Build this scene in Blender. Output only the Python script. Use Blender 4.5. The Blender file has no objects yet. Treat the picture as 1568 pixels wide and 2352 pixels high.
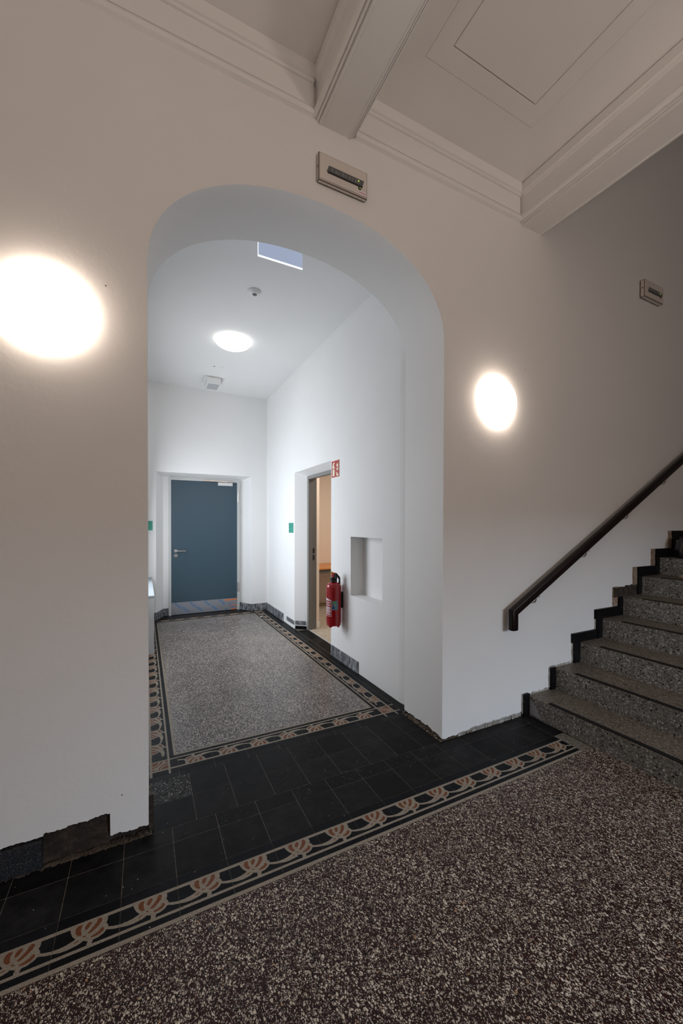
import bpy, bmesh, math, random
from mathutils import Matrix, Vector
random.seed(7)
R = math.radians
PI = math.pi
scn = bpy.context.scene
COL = scn.collection

# ------------------------------------------------------------------ camera
cam_d = bpy.data.cameras.new('camera')
cam = bpy.data.objects.new('camera', cam_d)
COL.objects.link(cam)
cam_d.sensor_fit = 'VERTICAL'
cam_d.sensor_height = 36.0
cam_d.sensor_width = 24.0
cam_d.lens = 900.5 / 2352 * 36.0
cam_d.shift_y = (1212.0 - 1176.0) / 2352
cam_d.clip_start = 0.02
rot = Matrix.Rotation(R(-26.77), 4, 'Z') @ Matrix.Rotation(PI / 2 + R(-0.6), 4, 'X') @ Matrix.Rotation(R(0.13), 4, 'Z')
cam.matrix_world = Matrix.Translation((0, 0, 1.5)) @ rot
scn.camera = cam
scn.view_settings.view_transform = 'Standard'
scn.view_settings.look = 'None'
scn.view_settings.gamma = 1
scn.view_settings.use_curve_mapping = False
scn.view_settings.exposure = 0.0

# ------------------------------------------------------------------ world + daylight
w = bpy.data.worlds.new('World')
scn.world = w
w.use_nodes = True
w.node_tree.nodes['Background'].inputs[0].default_value = (0.55, 0.68, 0.9, 1)
w.node_tree.nodes['Background'].inputs[1].default_value = 0.3


def area(name, loc, direction, sx, sy, power, col):
    d = bpy.data.lights.new(name, 'AREA')
    d.shape = 'RECTANGLE'
    d.size, d.size_y = sx, sy
    d.energy = power
    d.color = col
    o = bpy.data.objects.new(name, d)
    COL.objects.link(o)
    o.location = loc
    o.rotation_euler = Vector(direction).to_track_quat('-Z', 'Y').to_euler()
    return o


# sky in front of the open entrance behind the photographer, passage window, side room lamp, added fill lights in the hall
area('entrance_daylight', (3.4, -9.5, 5.2), (-0.12, 1, -0.32), 9, 4.4, 3000, (0.62, 0.80, 1.0))
area('passage_window_daylight', (-0.10, 5.30, 1.55), (1, -0.12, -0.08), 1.75, 1.5, 56, (0.86, 0.925, 1.0))
area('side_room_ceiling_lamp', (3.2, 4.8, 2.75), (0, 0, -1), 0.6, 0.6, 36, (1.0, 0.88, 0.76))
area('hall_ceiling_fill', (1.0, -1.5, 2.3), (0, 0, 1), 0.6, 0.6, 33, (1.0, 0.81, 0.70))  # unseen upward light, added to brighten the hall ceiling
area('hall_back_fill', (2.3, -3.3, 2.4), (-0.2, 1, 0), 0.4, 0.4, 30, (1.0, 0.82, 0.72))  # unseen fill added behind the camera to lift walls and ceiling
area('hall_left_fill', (-2.4, -0.5, 2.6), (1, 0, 0), 0.4, 0.4, 7, (1.0, 0.84, 0.74))  # weak unseen fill added to warm the left side

WALL_LAMP = 12.0
CEIL_LAMP = 3.2

# ------------------------------------------------------------------ materials
MATS = {}


def principled(name, col=(0.8, 0.8, 0.8), rough=0.5, metal=0.0, emit=None, es=0.0, coat=0.0, spec=0.5):
    m = bpy.data.materials.new(name)
    m.use_nodes = True
    b = m.node_tree.nodes['Principled BSDF']
    b.inputs['Base Color'].default_value = (*col, 1)
    b.inputs['Roughness'].default_value = rough
    b.inputs['Metallic'].default_value = metal
    b.inputs['Specular IOR Level'].default_value = spec
    if coat:
        b.inputs['Coat Weight'].default_value = coat
    if emit:
        b.inputs['Emission Color'].default_value = (*emit, 1)
        b.inputs['Emission Strength'].default_value = es
    MATS[name] = m
    return m


def N(m, t, **kw):
    n = m.node_tree.nodes.new(t)
    for k, v in kw.items():
        if hasattr(n, k):
            setattr(n, k, v)
        else:
            n.inputs[k].default_value = v
    return n


def L(m, a, b):
    m.node_tree.links.new(a, b)


def ramp(m, fac, stops, interp='LINEAR'):
    n = N(m, 'ShaderNodeValToRGB')
    n.color_ramp.interpolation = interp
    e = n.color_ramp.elements
    while len(e) < len(stops):
        e.new(0.5)
    for k, (p, c) in zip(e, stops):
        k.position = p
        k.color = (*c, 1) if len(c) == 3 else c
    L(m, fac, n.inputs['Fac'])
    return n.outputs['Color']


def mixc(m, fac, a, b, mode='MIX'):
    n = N(m, 'ShaderNodeMix', data_type='RGBA', blend_type=mode)
    for sock, v in ((n.inputs[0], fac), (n.inputs[6], a), (n.inputs[7], b)):
        if isinstance(v, (int, float)):
            sock.default_value = v
        elif isinstance(v, tuple):
            sock.default_value = (*v, 1)
        else:
            L(m, v, sock)
    return n.outputs[2]


def math_n(m, op, a, b=0.0):
    n = N(m, 'ShaderNodeMath', operation=op)
    for s, v in ((n.inputs[0], a), (n.inputs[1], b)):
        if isinstance(v, (int, float)):
            s.default_value = v
        else:
            L(m, v, s)
    return n.outputs[0]


def coords(m):
    """position in space, shifted a random amount for every object so that repeats differ"""
    g = N(m, 'ShaderNodeNewGeometry')
    oi = N(m, 'ShaderNodeObjectInfo')
    sc = N(m, 'ShaderNodeVectorMath', operation='SCALE')
    cx = N(m, 'ShaderNodeCombineXYZ')
    L(m, oi.outputs['Random'], cx.inputs[0])
    L(m, oi.outputs['Random'], cx.inputs[1])
    L(m, cx.outputs[0], sc.inputs[0])
    sc.inputs['Scale'].default_value = 37.0
    ad = N(m, 'ShaderNodeVectorMath', operation='ADD')
    L(m, g.outputs['Position'], ad.inputs[0])
    L(m, sc.outputs[0], ad.inputs[1])
    return ad.outputs[0], oi.outputs['Random']


def bump(m, height, strength, dist=0.001):
    b = m.node_tree.nodes['Principled BSDF']
    n = N(m, 'ShaderNodeBump')
    n.inputs['Strength'].default_value = strength
    n.inputs['Distance'].default_value = dist
    L(m, height, n.inputs['Height'])
    L(m, n.outputs[0], b.inputs['Normal'])


def noise(m, vec, scale, detail=3.0, rough=0.5):
    n = N(m, 'ShaderNodeTexNoise')
    n.inputs['Scale'].default_value = scale
    n.inputs['Detail'].default_value = detail
    n.inputs['Roughness'].default_value = rough
    L(m, vec, n.inputs['Vector'])
    return n.outputs['Fac']


def plaster(name, col, strength=0.25, scale=38.0):
    m = principled(name, col, 0.75)
    b = m.node_tree.nodes['Principled BSDF']
    v, _ = coords(m)
    f = noise(m, v, 1.3, 4)
    c = ramp(m, f, [(0.3, tuple(x * 0.965 for x in col)), (0.7, col)])
    L(m, c, b.inputs['Base Color'])
    h = noise(m, v, scale, 5, 0.6)
    bump(m, h, strength, 0.004)
    return m


def terrazzo(name, base, chips, scale, density, rough=0.38, tone=0.12, spec=0.2, base2=None):
    """angular marble chips: randomly picked Voronoi cells, two sizes, shrunk from their borders"""
    m = principled(name, base, rough, spec=spec)
    b = m.node_tree.nodes['Principled BSDF']
    v, rnd = coords(m)
    mp = N(m, 'ShaderNodeMapping')
    mp.inputs['Rotation'].default_value = (0.0, 0.0, 0.6)
    mp.inputs['Scale'].default_value = (1.0, 0.72, 0.85)
    L(m, v, mp.inputs['Vector'])
    vec = mp.outputs[0]
    col = base
    if base2:
        col = ramp(m, noise(m, v, scale * 0.9, 3, 0.6), [(0.42, base), (0.60, base2)])
    for s, dens, edge in ((scale * 2.1, density * 0.80, 0.05), (scale, density, 0.07)):
        args = []
        for feat in ('F1', 'DISTANCE_TO_EDGE'):
            vo = N(m, 'ShaderNodeTexVoronoi', feature=feat)
            vo.inputs['Scale'].default_value = s
            L(m, vec, vo.inputs['Vector'])
            args.append(vo)
        sep = N(m, 'ShaderNodeSeparateColor')
        L(m, args[0].outputs['Color'], sep.inputs[0])
        pick = math_n(m, 'LESS_THAN', sep.outputs[0], dens)
        lim = math_n(m, 'ADD', math_n(m, 'MULTIPLY', sep.outputs[2], 0.16), edge)
        inside = math_n(m, 'GREATER_THAN', args[1].outputs['Distance'], lim)
        mask = math_n(m, 'MULTIPLY', pick, inside)
        cc = ramp(m, sep.outputs[1], chips, 'CONSTANT')
        col = mixc(m, mask, col, cc)
    tn = math_n(m, 'ADD', math_n(m, 'MULTIPLY', rnd, tone), 1.0 - tone / 2)
    big = noise(m, v, 2.2, 3)
    tn = math_n(m, 'MULTIPLY', tn, math_n(m, 'ADD', math_n(m, 'MULTIPLY', big, 0.3), 0.85))
    cmb = N(m, 'ShaderNodeCombineXYZ')
    for k in range(3):
        L(m, tn, cmb.inputs[k])
    col = mixc(m, 1.0, col, cmb.outputs[0], 'MULTIPLY')
    L(m, col, b.inputs['Base Color'])
    rr = noise(m, v, 9, 3)
    rg = N(m, 'ShaderNodeMapRange')
    L(m, rr, rg.inputs[0])
    rg.inputs[3].default_value = rough - 0.08
    rg.inputs[4].default_value = rough + 0.10
    L(m, rg.outputs[0], b.inputs['Roughness'])
    return m


M_wall = plaster('white_wall_paint', (0.80, 0.785, 0.76))
M_corr = plaster('white_corridor_paint', (0.83, 0.825, 0.815), 0.12)
M_ceil = plaster('white_ceiling_paint', (0.78, 0.765, 0.74), 0.06)
M_mould = principled('white_stucco', (0.79, 0.775, 0.75), 0.6)
M_room = plaster('peach_room_paint', (0.80, 0.70, 0.61), 0.1)
M_foreT = terrazzo('maroon_terrazzo', (0.034, 0.0095, 0.0085),
                   [(0.0, (0.47, 0.41, 0.33)), (0.45, (0.30, 0.255, 0.21)), (0.60, (0.62, 0.55, 0.45)), (0.87, (0.11, 0.095, 0.09)), (0.98, (0.40, 0.25, 0.13))],
                   150, 0.45, 0.46, base2=(0.006, 0.0035, 0.0035))
M_corrT = terrazzo('reflection_greyed_terrazzo', (0.028, 0.016, 0.014),
                   [(0.0, (0.46, 0.42, 0.38)), (0.4, (0.28, 0.25, 0.23)), (0.72, (0.58, 0.53, 0.47)), (0.93, (0.13, 0.05, 0.04))],
                   145, 0.62, 0.36, 0.2, spec=0.5, base2=(0.010, 0.007, 0.007))  # lighter grey ground and denser chips stand in for light reflected in the floor
M_riser = terrazzo('grey_step_terrazzo', (0.150, 0.142, 0.130),
                   [(0.0, (0.46, 0.45, 0.42)), (0.36, (0.010, 0.010, 0.010)), (0.52, (0.25, 0.24, 0.22)), (0.85, (0.065, 0.06, 0.055))],
                   105, 0.50, 0.5)
M_tread = terrazzo('brown_tread_terrazzo', (0.115, 0.092, 0.070),
                   [(0.0, (0.24, 0.205, 0.165)), (0.45, (0.018, 0.015, 0.012)), (0.68, (0.165, 0.14, 0.11)), (0.9, (0.36, 0.32, 0.265))],
                   100, 0.50, 0.45)
M_speck = terrazzo('speckled_black_tile', (0.006, 0.006, 0.0065),
                   [(0.0, (0.30, 0.29, 0.27)), (0.5, (0.10, 0.10, 0.095)), (0.8, (0.42, 0.40, 0.37))], 200, 0.26, 0.42, spec=0.08)
M_faint = terrazzo('faintly_speckled_black_tile', (0.006, 0.006, 0.0065),
                   [(0.0, (0.035, 0.034, 0.03)), (0.6, (0.08, 0.078, 0.07)), (0.9, (0.2, 0.19, 0.17))], 190, 0.07, 0.42, spec=0.08)
M_speckfine = terrazzo('speckled_black_tile_fine', (0.012, 0.013, 0.016),
                       [(0.0, (0.13, 0.13, 0.135)), (0.5, (0.05, 0.05, 0.054))], 400, 0.34, 0.5)


def slate(name, col, k=1.0):
    m = principled(name, col, 0.42, spec=0.08)
    b = m.node_tree.nodes['Principled BSDF']
    v, rnd = coords(m)
    f = noise(m, v, 14, 6, 0.7)
    c = ramp(m, f, [(0.40, col), (0.72, tuple(x + 0.012 * k for x in col))])
    vo = N(m, 'ShaderNodeTexVoronoi', feature='F1')
    vo.inputs['Scale'].default_value = 95
    L(m, v, vo.inputs['Vector'])
    sep = N(m, 'ShaderNodeSeparateColor')
    L(m, vo.outputs['Color'], sep.inputs[0])
    mk = math_n(m, 'MULTIPLY', math_n(m, 'LESS_THAN', sep.outputs[0], 0.012), math_n(m, 'LESS_THAN', vo.outputs['Distance'], 0.22))
    c = mixc(m, mk, c, (0.32, 0.32, 0.31))
    tn = math_n(m, 'ADD', math_n(m, 'MULTIPLY', rnd, 0.6), 0.7)
    cmb = N(m, 'ShaderNodeCombineXYZ')
    for q in range(3):
        L(m, tn, cmb.inputs[q])
    c = mixc(m, 1.0, c, cmb.outputs[0], 'MULTIPLY')
    L(m, c, b.inputs['Base Color'])
    rg = N(m, 'ShaderNodeMapRange')
    L(m, noise(m, v, 7, 5, 0.65), rg.inputs[0])
    rg.inputs[3].default_value = 0.30
    rg.inputs[4].default_value = 0.58
    L(m, rg.outputs[0], b.inputs['Roughness'])
    return m


M_slate = slate('black_floor_tile', (0.0060, 0.0058, 0.0062))
M_inlay = slate('black_border_tile', (0.0045, 0.0048, 0.0065), 0.4)


def grainy(name, c1, c2, scale=900, rough=0.5):
    m = principled(name, c1, rough, spec=0.2)
    v, _ = coords(m)
    f = noise(m, v, scale, 2, 0.6)
    L(m, ramp(m, f, [(0.4, c1), (0.6, c2)]), m.node_tree.nodes['Principled BSDF'].inputs['Base Color'])
    return m


M_beige = grainy('beige_inlay', (0.155, 0.128, 0.098), (0.36, 0.315, 0.25), 420)
M_terra = grainy('terracotta_inlay', (0.10, 0.030, 0.010), (0.19, 0.060, 0.020), 380)
M_grout = grainy('grout', (0.10, 0.088, 0.068), (0.19, 0.17, 0.14), 60, 0.8)
M_grout_d = grainy('dark_grout', (0.02, 0.017, 0.015), (0.05, 0.042, 0.036), 120, 0.8)


def rubble(name, a, b_, c_):
    m = principled(name, a, 0.9)
    v, _ = coords(m)
    f = noise(m, v, 22, 8, 0.7)
    L(m, ramp(m, f, [(0.3, a), (0.5, b_), (0.7, c_)]), m.node_tree.nodes['Principled BSDF'].inputs['Base Color'])
    bump(m, noise(m, v, 45, 8, 0.75), 0.8, 0.02)
    return m


M_rubble = rubble('old_masonry', (0.014, 0.009, 0.007), (0.042, 0.028, 0.019), (0.11, 0.075, 0.052))
M_mortar = rubble('tan_mortar', (0.16, 0.10, 0.065), (0.33, 0.235, 0.165), (0.46, 0.37, 0.29))
M_mortard = rubble('dusty_mortar', (0.05, 0.033, 0.022), (0.12, 0.082, 0.055), (0.20, 0.15, 0.10))
M_chalk = rubble('crumbled_plaster', (0.22, 0.19, 0.16), (0.45, 0.42, 0.38), (0.68, 0.66, 0.63))


def smeared(name):
    m = principled(name, (0.02, 0.02, 0.022), 0.5)
    v, _ = coords(m)
    mp = N(m, 'ShaderNodeMapping')
    mp.inputs['Scale'].default_value = (1, 1, 0.35)
    L(m, v, mp.inputs['Vector'])
    f = noise(m, mp.outputs[0], 30, 8, 0.75)
    L(m, ramp(m, f, [(0.36, (0.016, 0.016, 0.018)), (0.47, (0.10, 0.105, 0.115)), (0.58, (0.30, 0.31, 0.33)), (0.70, (0.55, 0.56, 0.58))]),
      m.node_tree.nodes['Principled BSDF'].inputs['Base Color'])
    return m


M_smear = smeared('black_skirting_with_plaster_smears')
M_blackskirt = slate('black_skirting_tile', (0.0055, 0.0055, 0.006), 0.5)
M_doorblue = principled('blue_grey_door_lacquer', (0.033, 0.068, 0.094), 0.36)
M_frame = principled('light_grey_steel_frame', (0.50, 0.51, 0.50), 0.45)
M_frame_d = principled('grey_steel_frame', (0.20, 0.195, 0.185), 0.45)
M_steel = principled('brushed_steel', (0.62, 0.60, 0.57), 0.28, 1.0)
M_alu = principled('silver_door_closer', (0.60, 0.61, 0.62), 0.35, 0.4)
M_film = principled('kick_plate_under_film', (0.30, 0.31, 0.34), 0.32, 0.5)
M_filmblue = principled('blue_film_print', (0.03, 0.19, 0.42), 0.4)
M_orange = principled('orange_tape', (0.72, 0.19, 0.05), 0.5)
M_black = principled('black_gap', (0.008, 0.008, 0.009), 0.6)
M_teal = principled('teal_sign', (0.045, 0.32, 0.235), 0.45)
M_tealdark = principled('teal_sign_print', (0.01, 0.10, 0.08), 0.45)
M_red = principled('red_extinguisher_lacquer', (0.30, 0.002, 0.006), 0.18, 0, coat=0.2)
M_blackp = principled('black_plastic', (0.010, 0.011, 0.012), 0.35)
M_yellow = principled('yellow_plastic', (0.80, 0.50, 0.01), 0.4)
M_redp = principled('red_plastic', (0.62, 0.02, 0.02), 0.4)
M_white = principled('white_print', (0.75, 0.72, 0.76), 0.5)
M_bluelab = principled('blue_grey_label', (0.10, 0.20, 0.25), 0.4)
M_green = principled('green_print', (0.05, 0.40, 0.07), 0.5)
M_signred = principled('red_fire_sign', (0.42, 0.022, 0.026), 0.45)
M_cream = principled('cream_sign_print', (0.80, 0.78, 0.56), 0.5)
M_rail = principled('dark_brown_wood', (0.010, 0.0045, 0.0035), 0.42, spec=0.22)
M_hous = principled('ivory_plastic', (0.64, 0.58, 0.53), 0.45)
M_back = principled('shadow_gap_back_box', (0.10, 0.085, 0.07), 0.7)  # dark tone paints the shadow gap behind the emergency light covers
M_lens = principled('clear_lens', (0.10, 0.10, 0.105), 0.12, 0.1, coat=0.6)
M_lens2 = principled('lens_facet', (0.16, 0.165, 0.17), 0.2)
M_led = principled('green_led', (0.4, 0.6, 0.05), 0.4, emit=(0.55, 0.9, 0.05), es=0.6)
M_plast = principled('white_plastic', (0.80, 0.80, 0.78), 0.35)
M_plastg = principled('pale_grey_plastic', (0.42, 0.43, 0.45), 0.5)
M_glow = principled('lit_opal_glass', (1, 1, 1), 0.3, emit=(1.0, 0.83, 0.70), es=WALL_LAMP)
M_glow2 = principled('lit_opal_glass_ceiling', (1, 1, 1), 0.3, emit=(1.0, 0.97, 0.92), es=CEIL_LAMP)
M_acryl = principled('lit_acrylic', (0.60, 0.68, 0.80), 0.2, emit=(0.62, 0.72, 1.0), es=0.32)
M_acrylE = principled('glowing_acrylic_edge', (0.9, 0.9, 1.0), 0.2, emit=(0.88, 0.92, 1.0), es=1.1)
M_cab = principled('pale_grey_cabinet', (0.42, 0.425, 0.425), 0.4)
M_cablid = principled('white_cabinet_top', (0.27, 0.30, 0.32), 0.5)
M_desk = principled('orange_wood_top', (0.62, 0.26, 0.07), 0.4)
_v, _ = coords(M_desk)
L(M_desk, ramp(M_desk, noise(M_desk, _v, 9, 4), [(0.3, (0.52, 0.21, 0.055)), (0.7, (0.68, 0.30, 0.09))]), M_desk.node_tree.nodes['Principled BSDF'].inputs['Base Color'])
M_deskd = principled('grey_desk_steel', (0.10, 0.095, 0.09), 0.5)
M_linen = grainy('beige_linoleum', (0.36, 0.31, 0.25), (0.42, 0.37, 0.30), 12, 0.45)
M_strip = grainy('anti_slip_strip', (0.006, 0.005, 0.005), (0.014, 0.012, 0.012), 500, 0.8)
M_bag = principled('black_sheet_plastic', (0.012, 0.012, 0.014), 0.3)
M_bluep = principled('blue_print', (0.01, 0.03, 0.16), 0.4)
M_cloth = principled('beige_rag_cloth', (0.42, 0.36, 0.28), 0.9)


# ------------------------------------------------------------------ mesh helpers
class MB:
    """collects faces with material slots and links them as one mesh object"""

    def __init__(s):
        s.v, s.f, s.mi, s.mats = [], [], [], []

    def m(s, mat):
        if mat not in s.mats:
            s.mats.append(mat)
        return s.mats.index(mat)

    def face(s, pts, mat):
        n = len(s.v)
        s.v += [tuple(p) for p in pts]
        s.f.append(tuple(range(n, n + len(pts))))
        s.mi.append(s.m(mat))

    def box(s, a, b, mat):
        x0, y0, z0 = (min(a[k], b[k]) for k in range(3))
        x1, y1, z1 = (max(a[k], b[k]) for k in range(3))
        n = len(s.v)
        s.v += [(x0, y0, z0), (x1, y0, z0), (x1, y1, z0), (x0, y1, z0), (x0, y0, z1), (x1, y0, z1), (x1, y1, z1), (x0, y1, z1)]
        for q in ((0, 3, 2, 1), (4, 5, 6, 7), (0, 1, 5, 4), (1, 2, 6, 5), (2, 3, 7, 6), (3, 0, 4, 7)):
            s.f.append(tuple(n + k for k in q))
            s.mi.append(s.m(mat))

    def prism(s, poly, axis, a, b, mat):
        """2-D polygon extruded along an axis; polygon coords are the other two axes in order"""
        def P(u, v, t):
            return {'x': (t, u, v), 'y': (u, t, v), 'z': (u, v, t)}[axis]
        k = len(poly)
        n = len(s.v)
        s.v += [P(u, v, a) for u, v in poly] + [P(u, v, b) for u, v in poly]
        s.f.append(tuple(range(n, n + k)))
        s.mi.append(s.m(mat))
        s.f.append(tuple(reversed(range(n + k, n + 2 * k))))
        s.mi.append(s.m(mat))
        for i in range(k):
            j = (i + 1) % k
            s.f.append((n + i, n + j, n + k + j, n + k + i))
            s.mi.append(s.m(mat))

    def lathe(s, prof, mat, seg=32, M=None, cap=True):
        n = len(s.v)
        M = M or Matrix()
        for r, z in prof:
            for k in range(seg):
                a = 2 * PI * k / seg
                s.v.append(tuple(M @ Vector((r * math.cos(a), r * math.sin(a), z))))
        for i in range(len(prof) - 1):
            for k in range(seg):
                j = (k + 1) % seg
                s.f.append((n + i * seg + k, n + i * seg + j, n + (i + 1) * seg + j, n + (i + 1) * seg + k))
                s.mi.append(s.m(mat))
        if cap:
            s.f.append(tuple(n + k for k in reversed(range(seg))))
            s.mi.append(s.m(mat))
            t = n + (len(prof) - 1) * seg
            s.f.append(tuple(t + k for k in range(seg)))
            s.mi.append(s.m(mat))

    def sweep(s, path, ring, mat, closed_ring=True):
        """ring(i) gives the list of points of the cross-section i"""
        n = len(s.v)
        rings = [ring(i) for i in range(len(path))]
        k = len(rings[0])
        for r_ in rings:
            s.v += [tuple(p) for p in r_]
        for i in range(len(rings) - 1):
            for a in range(k if closed_ring else k - 1):
                b = (a + 1) % k
                s.f.append((n + i * k + a, n + i * k + b, n + (i + 1) * k + b, n + (i + 1) * k + a))
                s.mi.append(s.m(mat))
        if closed_ring:
            s.f.append(tuple(n + a for a in reversed(range(k))))
            s.mi.append(s.m(mat))
            t = n + (len(rings) - 1) * k
            s.f.append(tuple(t + a for a in range(k)))
            s.mi.append(s.m(mat))

    def tube(s, pts, r, mat, seg=10):
        pts = [Vector(p) for p in pts]
        up0 = Vector((0, 0, 1))

        def ring(i):
            d = (pts[min(i + 1, len(pts) - 1)] - pts[max(i - 1, 0)]).normalized()
            u = up0 if abs(d.dot(up0)) < 0.95 else Vector((1, 0, 0))
            a = d.cross(u).normalized()
            b = a.cross(d).normalized()
            return [pts[i] + a * r * math.cos(2 * PI * k / seg) + b * r * math.sin(2 * PI * k / seg) for k in range(seg)]
        s.sweep(pts, ring, mat)

    def build(s, name, parent=None, smooth=False, recalc=False, bevel=0.0, loc=None):
        me = bpy.data.meshes.new(name)
        me.from_pydata(s.v, [], s.f)
        for mt in s.mats:
            me.materials.append(mt)
        me.polygons.foreach_set('material_index', s.mi)
        if recalc or bevel or smooth:
            bm = bmesh.new()
            bm.from_mesh(me)
            bmesh.ops.remove_doubles(bm, verts=bm.verts, dist=1e-6)
            if recalc:
                bmesh.ops.recalc_face_normals(bm, faces=bm.faces)
            if bevel:
                es = [e for e in bm.edges if len(e.link_faces) == 2 and e.calc_face_angle(0) > R(40)]
                bmesh.ops.bevel(bm, geom=es, offset=bevel, segments=2, affect='EDGES', profile=0.6)
            bm.to_mesh(me)
            bm.free()
        if smooth:
            for p in me.polygons:
                p.use_smooth = True
            try:
                me.set_sharp_from_angle(angle=R(35))
            except Exception:
                pass
        me.update()
        o = bpy.data.objects.new(name, me)
        COL.objects.link(o)
        if parent is not None:
            o.parent = parent
        if loc:
            o.location = loc
        return o


def empty(name, loc=(0, 0, 0), label=None, cat=None, group=None, kind=None, rotz=0.0):
    o = bpy.data.objects.new(name, None)
    o.empty_display_size = 0.1
    COL.objects.link(o)
    o.location = loc
    o.rotation_euler = (0, 0, rotz)
    tag(o, label, cat, group, kind)
    return o


def tag(o, label=None, cat=None, group=None, kind=None):
    if label:
        o['label'] = label
    if cat:
        o['category'] = cat
    if group:
        o['group'] = group
    if kind:
        o['kind'] = kind
    return o


def struct(o, label=None, cat=None):
    return tag(o, label, cat, None, 'structure')


def instance(mesh, name, loc, parent, rotz=0.0, label=None):
    o = bpy.data.objects.new(name, mesh)
    COL.objects.link(o)
    o.parent = parent
    o.location = loc
    o.rotation_euler = (0, 0, rotz)
    if label:
        o['label'] = label
    return o


# ================================================================== FLOOR
FW = 2.088      # face of the arch wall
CORE = 2.112    # masonry behind its plaster
P = 0.2052      # tile pitch
X0 = -0.494     # a joint of the tile grid
bed = MB()
bed.box((-2.6, -3.5, -0.12), (8.6, 7.4, -0.0035), M_grout_d)
floor = struct(bed.build('floor'), 'tiled floor of the hall and the passage, black, terrazzo and flower border tiles', 'floor')
g = MB()
g.box((-2.5, 1.578, -0.0036), (2.69, 2.56, -0.0007), M_grout)
g.box((-0.07, 2.50, -0.0036), (2.08, 2.76, -0.0006), M_grout)
g.box((1.635, 2.7, -0.0036), (2.08, 6.95, -0.0008), M_grout)
g.box((-0.07, 2.7, -0.0036), (0.19, 6.68, -0.0009), M_grout)
g.box((-0.07, 6.47, -0.0036), (1.92, 6.95, -0.0010), M_grout)
tag(g.build('grout_bed', floor), 'pale grout showing in the joints')
# plain terrazzo continuing behind the photographer
g = MB()
g.box((-2.5, -3.5, -0.0036), (2.69, 1.578 - 9 * P, -0.0002), M_foreT)
g.box((-2.5, 1.578 - 9 * P, -0.0036), (X0 - 6 * P, 1.578, -0.0002), M_foreT)
g.build('terrazzo_field', floor)


def tile_mesh(name, sx, sy, gap, mat, th=0.0035):
    b = MB()
    h = gap / 2
    x0, x1, y0, y1 = -sx / 2 + h, sx / 2 - h, -sy / 2 + h, sy / 2 - h
    c = min(0.0016, sx / 6)
    ring_t = [(x0 + c, y0), (x1 - c, y0), (x1, y0 + c), (x1, y1 - c), (x1 - c, y1), (x0 + c, y1), (x0, y1 - c), (x0, y0 + c)]
    b.prism(ring_t, 'z', -th, 0.0, mat)
    me = bpy.data.meshes.new(name)
    me.from_pydata(b.v, [], b.f)
    me.materials.append(mat)
    return me


_cache = {}


def lay(x0, x1, y0, y1, mat, name='slate_tile', gap=0.0025, label=None):
    sx, sy = round(x1 - x0, 4), round(y1 - y0, 4)
    if sx < 0.012 or sy < 0.012:
        return
    k = (sx, sy, mat.name, gap)
    if k not in _cache:
        _cache[k] = tile_mesh(name, sx, sy, gap, mat)
    z = random.uniform(-0.0002, 0.0003)
    return instance(_cache[k], name, ((x0 + x1) / 2, (y0 + y1) / 2, z), floor, 0, label)


def row(x0, x1, y0, y1, joint, mat=None, pitch=P, special=()):
    """a row of black tiles from x0 to x1 whose joints fall on joint + k*pitch"""
    k = math.floor((x0 - joint) / pitch)
    a = x0
    while a < x1 - 1e-6:
        k += 1
        b = min(joint + k * pitch, x1)
        if b > a + 0.004:
            mt = mat or M_slate
            for (sx, smt) in special:
                if a <= sx < b:
                    mt = smt
            lay(a, b, y0, y1, mt)
        a = b


SX = 2.70
row(-1.93, SX, 1.783, 1.985, X0)
row(-1.93, SX, 1.985, 2.086, X0, special=((0.38, M_faint), (0.80, M_faint), (1.0, M_faint), (1.20, M_faint), (1.40, M_faint)))
row(0.02, 1.82, 2.086, 2.291, 0.237, special=((0.70, M_faint),))
row(0.02, 1.82, 2.291, 2.497, 0.237, special=((0.1, M_speck), (0.95, M_faint)))
row(0.02, 1.90, 2.497, 2.545, 0.187, pitch=0.207)
# foreground terrazzo tiles
for j in range(9):
    for i in range(-6, 16):
        x0 = X0 + i * P
        x1 = min(x0 + P, SX)
        if x1 - x0 < 0.02:
            continue
        lay(x0, x1, 1.578 - (j + 1) * P, 1.578 - j * P, M_foreT, 'terrazzo_tile', 0.0009)
# passage terrazzo
PX = (1.636 - 0.187) / 7
PY = (6.470 - 2.750) / 18
for j in range(18):
    for i in range(7):
        lay(0.187 + i * PX, 0.187 + (i + 1) * PX, 2.75 + j * PY, 2.75 + (j + 1) * PY, M_corrT, 'terrazzo_tile', 0.0008)
# black cut tiles along the right wall, in the side doorway and before the far door
for j in range(-1, 19):
    y0 = 2.75 + j * PY
    lay(1.843, 1.914, max(y0, 2.56) + 0.03 * (j >= 0), y0 + PY + 0.03, M_slate)
for a, b in ((4.09, 4.3), (4.3, 4.505), (4.505, 4.71), (4.71, 4.915), (4.915, 5.15)):
    lay(1.916, 2.072, a, b, M_slate)
for i in range(8):
    x0 = 0.187 + (i - 1) * PX
    lay(max(x0, 0.17), min(x0 + PX, 1.645), 6.678, 6.93, M_slate)
for j in range(19):
    lay(-0.068, -0.022, 2.75 + j * PY, 2.75 + (j + 1) * PY, M_slate)

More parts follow.
